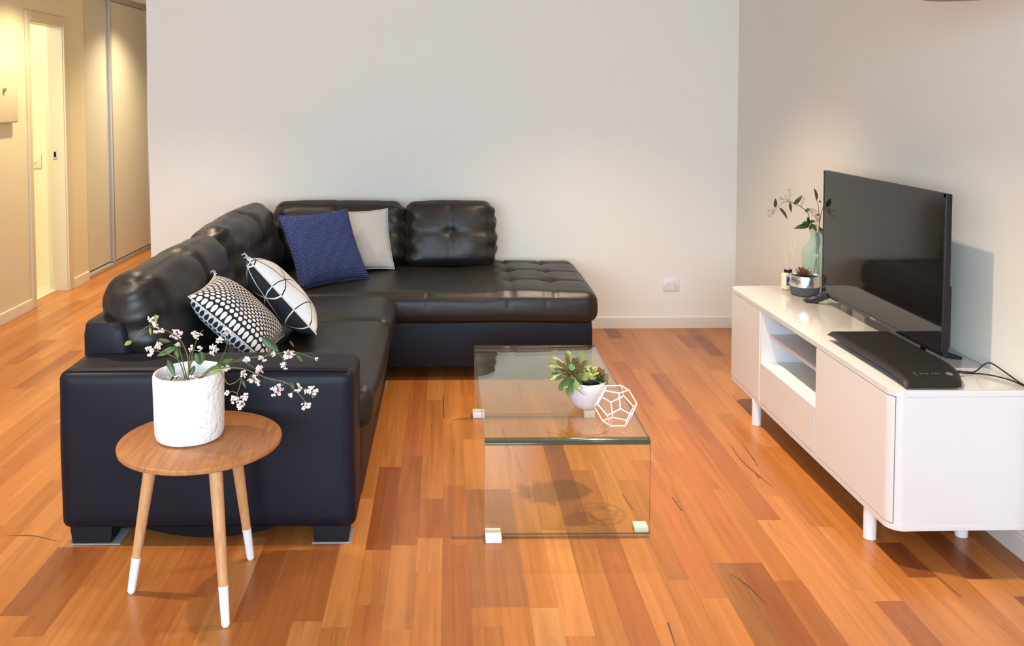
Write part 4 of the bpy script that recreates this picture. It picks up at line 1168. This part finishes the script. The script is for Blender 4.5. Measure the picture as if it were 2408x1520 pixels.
t = thing('reed_diffuser', 'small glass reed diffuser with a blue label beside the silver pot', 'diffuser', (1.650, 4.322, K1))
t.rotation_euler = (0, 0, 0.15)
obj('bottle', box((-0.026, -0.020, 0), (0.026, 0.020, 0.078), 0.006, 3), M['cream'], t)
obj('label_panel', box((-0.017, -0.0208, 0.022), (0.015, -0.0198, 0.062)), M['bluelabel'], t, smooth=False)
b = bmesh.new(); add_box(b, (-0.009, -0.0212, 0.030), (0.007, -0.0206, 0.036)); add_box(b, (-0.006, -0.0212, 0.040), (0.004, -0.0206, 0.043))
obj('label_print', b, M['white_plastic'], t, smooth=False)
obj('cap', lathe([(0, 0.078), (0.017, 0.078), (0.018, 0.081), (0.018, 0.098), (0.016, 0.101), (0.0, 0.101)], 28), M['silver'], t)
obj('cap_band', lathe([(0.0, 0.082), (0.0186, 0.082), (0.0186, 0.097), (0.0, 0.097)], 28), M['black_plastic'], t)
for dx, dy in ((-0.010, 0.0), (-0.002, 0.012), (0.014, 0.004), (0.028, 0.010), (0.006, -0.006)):
    b = bmesh.new(); add_tube(b, [(dx * .2, dy * .2, 0.09), (dx * 1.6, dy * 1.6, 0.225)], 0.0014, seg=6); obj('reed', b, M['reed'], t)

VP = Vector((1.786, 4.312, K1))
t = thing('glass_vase', 'sea green glass bottle vase behind the television', 'vase', VP)
outp = [(0.058, 0.0), (0.066, 0.004), (0.070, 0.016), (0.071, 0.06), (0.071, 0.165), (0.0695, 0.185), (0.061, 0.206), (0.047, 0.222), (0.038, 0.238), (0.035, 0.255), (0.0355, 0.272), (0.039, 0.282), (0.041, 0.287)]
prof = [(0, 0.0)] + outp + [(0.038, 0.288)] + [(r - 0.004, z) for r, z in reversed(outp[1:-1])] + [(0.05, 0.008), (0, 0.008)]
obj('bottle', lathe(prof, 48), M['vase'], t)

t = thing('vase_sprig', 'leafy green sprig with fine pink twigs standing in the green glass vase', 'branch', VP + Vector((0, 0, 0.20)))
off = -t.location
VS1 = [(1.790, 4.310, 0.60), (1.780, 4.305, 0.72), (1.775, 4.300, 0.793), (1.768, 4.295, 0.856), (1.739, 4.29, 0.898), (1.728, 4.29, 0.939), (1.697, 4.29, 0.967), (1.665, 4.29, 0.983), (1.641, 4.29, 0.991), (1.616, 4.29, 0.992), (1.593, 4.29, 0.976), (1.573, 4.29, 0.959)]
VS2 = [(1.775, 4.330, 0.60), (1.783, 4.315, 0.72), (1.787, 4.305, 0.793), (1.786, 4.30, 0.846), (1.785, 4.295, 0.922), (1.776, 4.29, 0.979), (1.767, 4.29, 1.007)]
VS3 = [(1.80, 4.32, 0.62), (1.795, 4.32, 0.80), (1.797, 4.315, 0.90), (1.81, 4.30, 0.99), (1.80, 4.28, 1.03)]
for s in (VS1, VS2, VS3):
    b = bmesh.new(); add_tube(b, smooth_path(s, 6), 0.0024, 0.0012, 6); child_at(obj('stem', b, M['stem'], t))
VLV = [((1.573, 4.29, 0.966), (1.564, 4.27, 1.011), 0.022, 'leaf_deep'), ((1.591, 4.29, 0.965), (1.623, 4.27, 0.912), 0.016, 'leaf_deep'), ((1.641, 4.29, 0.99), (1.641, 4.27, 0.944), 0.015, 'leaf_deep'), ((1.661, 4.29, 0.98), (1.691, 4.27, 1.026), 0.019, 'leaf_deep'), ((1.714, 4.29, 0.951), (1.732, 4.27, 0.953), 0.024, 'leaf_deep'), ((1.737, 4.29, 0.878), (1.654, 4.27, 0.867), 0.025, 'leaf_deep'), ((1.733, 4.29, 0.874), (1.72, 4.27, 0.923), 0.024, 'leaf_deep'), ((1.735, 4.29, 0.894), (1.755, 4.27, 0.903), 0.018, 'leaf_deep'), ((1.727, 4.29, 0.89), (1.693, 4.27, 0.891), 0.018, 'leaf_deep'), ((1.77, 4.29, 0.999), (1.747, 4.27, 1.061), 0.018, 'leaf_deep'), ((1.742, 4.29, 0.886), (1.766, 4.275, 0.852), 0.024, 'leaf'), ((1.782, 4.29, 0.991), (1.781, 4.27, 0.999), 0.012, 'leaf'), ((1.776, 4.305, 0.846), (1.783, 4.295, 0.764), 0.024, 'leaf'), ((1.787, 4.295, 0.931), (1.762, 4.27, 0.929), 0.012, 'leaf_deep'), ((1.746, 4.29, 0.878), (1.728, 4.27, 0.861), 0.016, 'leaf_deep'), ((1.786, 4.30, 0.87), (1.798, 4.285, 0.83), 0.022, 'leaf_deep')]
for a, c, w_, m in VLV:
    child_at(solid_leaf('leaf', [(a, c, w_, rnd2.uniform(-.05, .12))], M[m], t))
VTW = [[(1.573, 4.29, 0.959), (1.557, 4.29, 0.947), (1.537, 4.29, 0.952)], [(1.569, 4.29, 0.955), (1.557, 4.29, 0.931), (1.541, 4.29, 0.921)], [(1.641, 4.29, 0.991), (1.638, 4.29, 1.028), (1.64, 4.29, 1.058)], [(1.641, 4.29, 0.996), (1.616, 4.29, 1.02)], [(1.641, 4.29, 0.991), (1.604, 4.29, 1.008), (1.594, 4.29, 1.01)], [(1.697, 4.29, 0.967), (1.701, 4.29, 0.991), (1.705, 4.29, 1.016)], [(1.726, 4.29, 0.951), (1.746, 4.29, 0.955), (1.756, 4.29, 0.959)], [(1.777, 4.29, 0.902), (1.75, 4.29, 0.935), (1.742, 4.29, 0.943)], [(1.777, 4.29, 0.894), (1.767, 4.29, 0.923), (1.77, 4.29, 0.947)], [(1.784, 4.29, 0.858), (1.767, 4.29, 0.894), (1.787, 4.29, 0.91)]]
for q in VTW:
    b = bmesh.new(); P = smooth_path(q, 4); add_tube(b, P, 0.0011, 0.0007, 5)
    for k, p in enumerate(P[1:]):
        for s in range(2):
            d = Vector((rnd2.uniform(-1, 1), rnd2.uniform(-.6, .6), rnd2.uniform(-.6, 1))).normalized() * 0.011
            add_tube(b, [p, p + d], 0.0006, 0.0005, 4)
            bmesh.ops.create_icosphere(b, subdivisions=1, radius=0.0015, matrix=Matrix.Translation(p + d))
    child_at(obj('twig', b, M['twig'], t))

# lamp shade whose lowest edge just shows at the top of the view
t = thing('pendant_lamp', 'underside of a taupe pendant shade just showing at the top edge', 'pendant lamp', (1.436, 2.50, 1.7635))
obj('shade', lathe([(0.0, 0.004), (0.05, 0.0025), (0.11, 0.006), (0.17, 0.02), (0.20, 0.05), (0.19, 0.10), (0.12, 0.16), (0.03, 0.185), (0.0, 0.186)], 48), M['shade'], t)
obj('cord', lathe([(0, 0.185), (0.003, 0.185), (0.003, H - 1.7635), (0, H - 1.7635)], 8), M['black_plastic'], t)
obj('canopy', lathe([(0, H - 1.7635 - 0.02), (0.05, H - 1.7635 - 0.018), (0.055, H - 1.7635), (0, H - 1.7635)], 24), M['white_plastic'], t)

# ------------------------------------------------------------------ light
def spot(name, loc, power, col, size=86, blend=1.0, r=0.035):
    l = bpy.data.lights.new(name, 'SPOT'); l.energy = power; l.color = col; l.spot_size = math.radians(size); l.spot_blend = blend; l.shadow_soft_size = r
    o = bpy.data.objects.new(name, l); COL.objects.link(o); o.location = loc; return o
WARM = (1.0, 0.80, 0.58)
spot('downlight', (0.84, 3.06, 2.39), 225, WARM, 92)
spot('downlight', (-1.85, 2.85, 2.39), 190, WARM, 92)
spot('downlight', (0.78, 4.45, 2.39), 210, WARM, 106)
spot('downlight', (-1.60, 4.45, 2.39), 200, WARM, 108)
HOT = (1.0, 0.80, 0.46)
spot('hall_downlight', (-2.50, 6.15, 2.39), 150, HOT, 125)
spot('hall_downlight', (-2.45, 8.05, 2.39), 170, HOT, 125)
l = bpy.data.lights.new('bathroom_light', 'POINT'); l.energy = 40; l.color = (1.0, 0.90, 0.66); l.shadow_soft_size = 0.15
o = bpy.data.objects.new('bathroom_light', l); COL.objects.link(o); o.location = (-3.9, 6.0, 2.2)

l = bpy.data.lights.new('window_daylight', 'AREA'); l.shape = 'RECTANGLE'; l.size = WX1 - WX0; l.size_y = WZ1 - WZ0; l.energy = 310; l.color = (0.62, 0.81, 1.0)
o = bpy.data.objects.new('window_daylight', l); COL.objects.link(o); o.location = ((WX0 + WX1) / 2, Y0 - 0.06, (WZ0 + WZ1) / 2); o.rotation_euler = (PI / 2, 0, 0)

wd = bpy.data.worlds.new('sky'); SC.world = wd; wd.use_nodes = True
bg = wd.node_tree.nodes['Background']; bg.inputs[0].default_value = (0.62, 0.76, 1.0, 1); bg.inputs[1].default_value = 1.0

# ------------------------------------------------------------------ camera
cam = bpy.data.cameras.new('camera'); co = bpy.data.objects.new('camera', cam); COL.objects.link(co)
f, cx, cy, pitch, yaw, roll = 2125.0, 1063.34, 336.66, 0.0516, 0.0063, 0.0024
cam.sensor_width = 36.0; cam.sensor_fit = 'HORIZONTAL'
cam.lens = 36.0 * f / 2408
cam.shift_x = (1204 - cx) / 2408; cam.shift_y = -(760 - cy) / 2408
fw = Vector((math.sin(yaw) * math.cos(pitch), math.cos(yaw) * math.cos(pitch), -math.sin(pitch)))
rt = Vector((math.cos(yaw), -math.sin(yaw), 0)); dn = fw.cross(rt)
r2 = rt * math.cos(roll) + dn * math.sin(roll); d2 = dn * math.cos(roll) - rt * math.sin(roll)
co.matrix_world = frame((0, 0, 1.5), r2, -d2, -fw)
cam.clip_start = 0.05
SC.camera = co

SC.view_settings.view_transform = 'Standard'; SC.view_settings.look = 'None'
SC.view_settings.exposure = 0.08; SC.view_settings.gamma = 1.0; SC.view_settings.use_curve_mapping = False
cy_ = SC.cycles
cy_.max_bounces = 10; cy_.diffuse_bounces = 5; cy_.glossy_bounces = 5; cy_.transparent_max_bounces = 24; cy_.transmission_bounces = 8
cy_.caustics_reflective = False; cy_.caustics_refractive = False
cy_.sample_clamp_indirect = 6.0
cy_.use_denoising = True
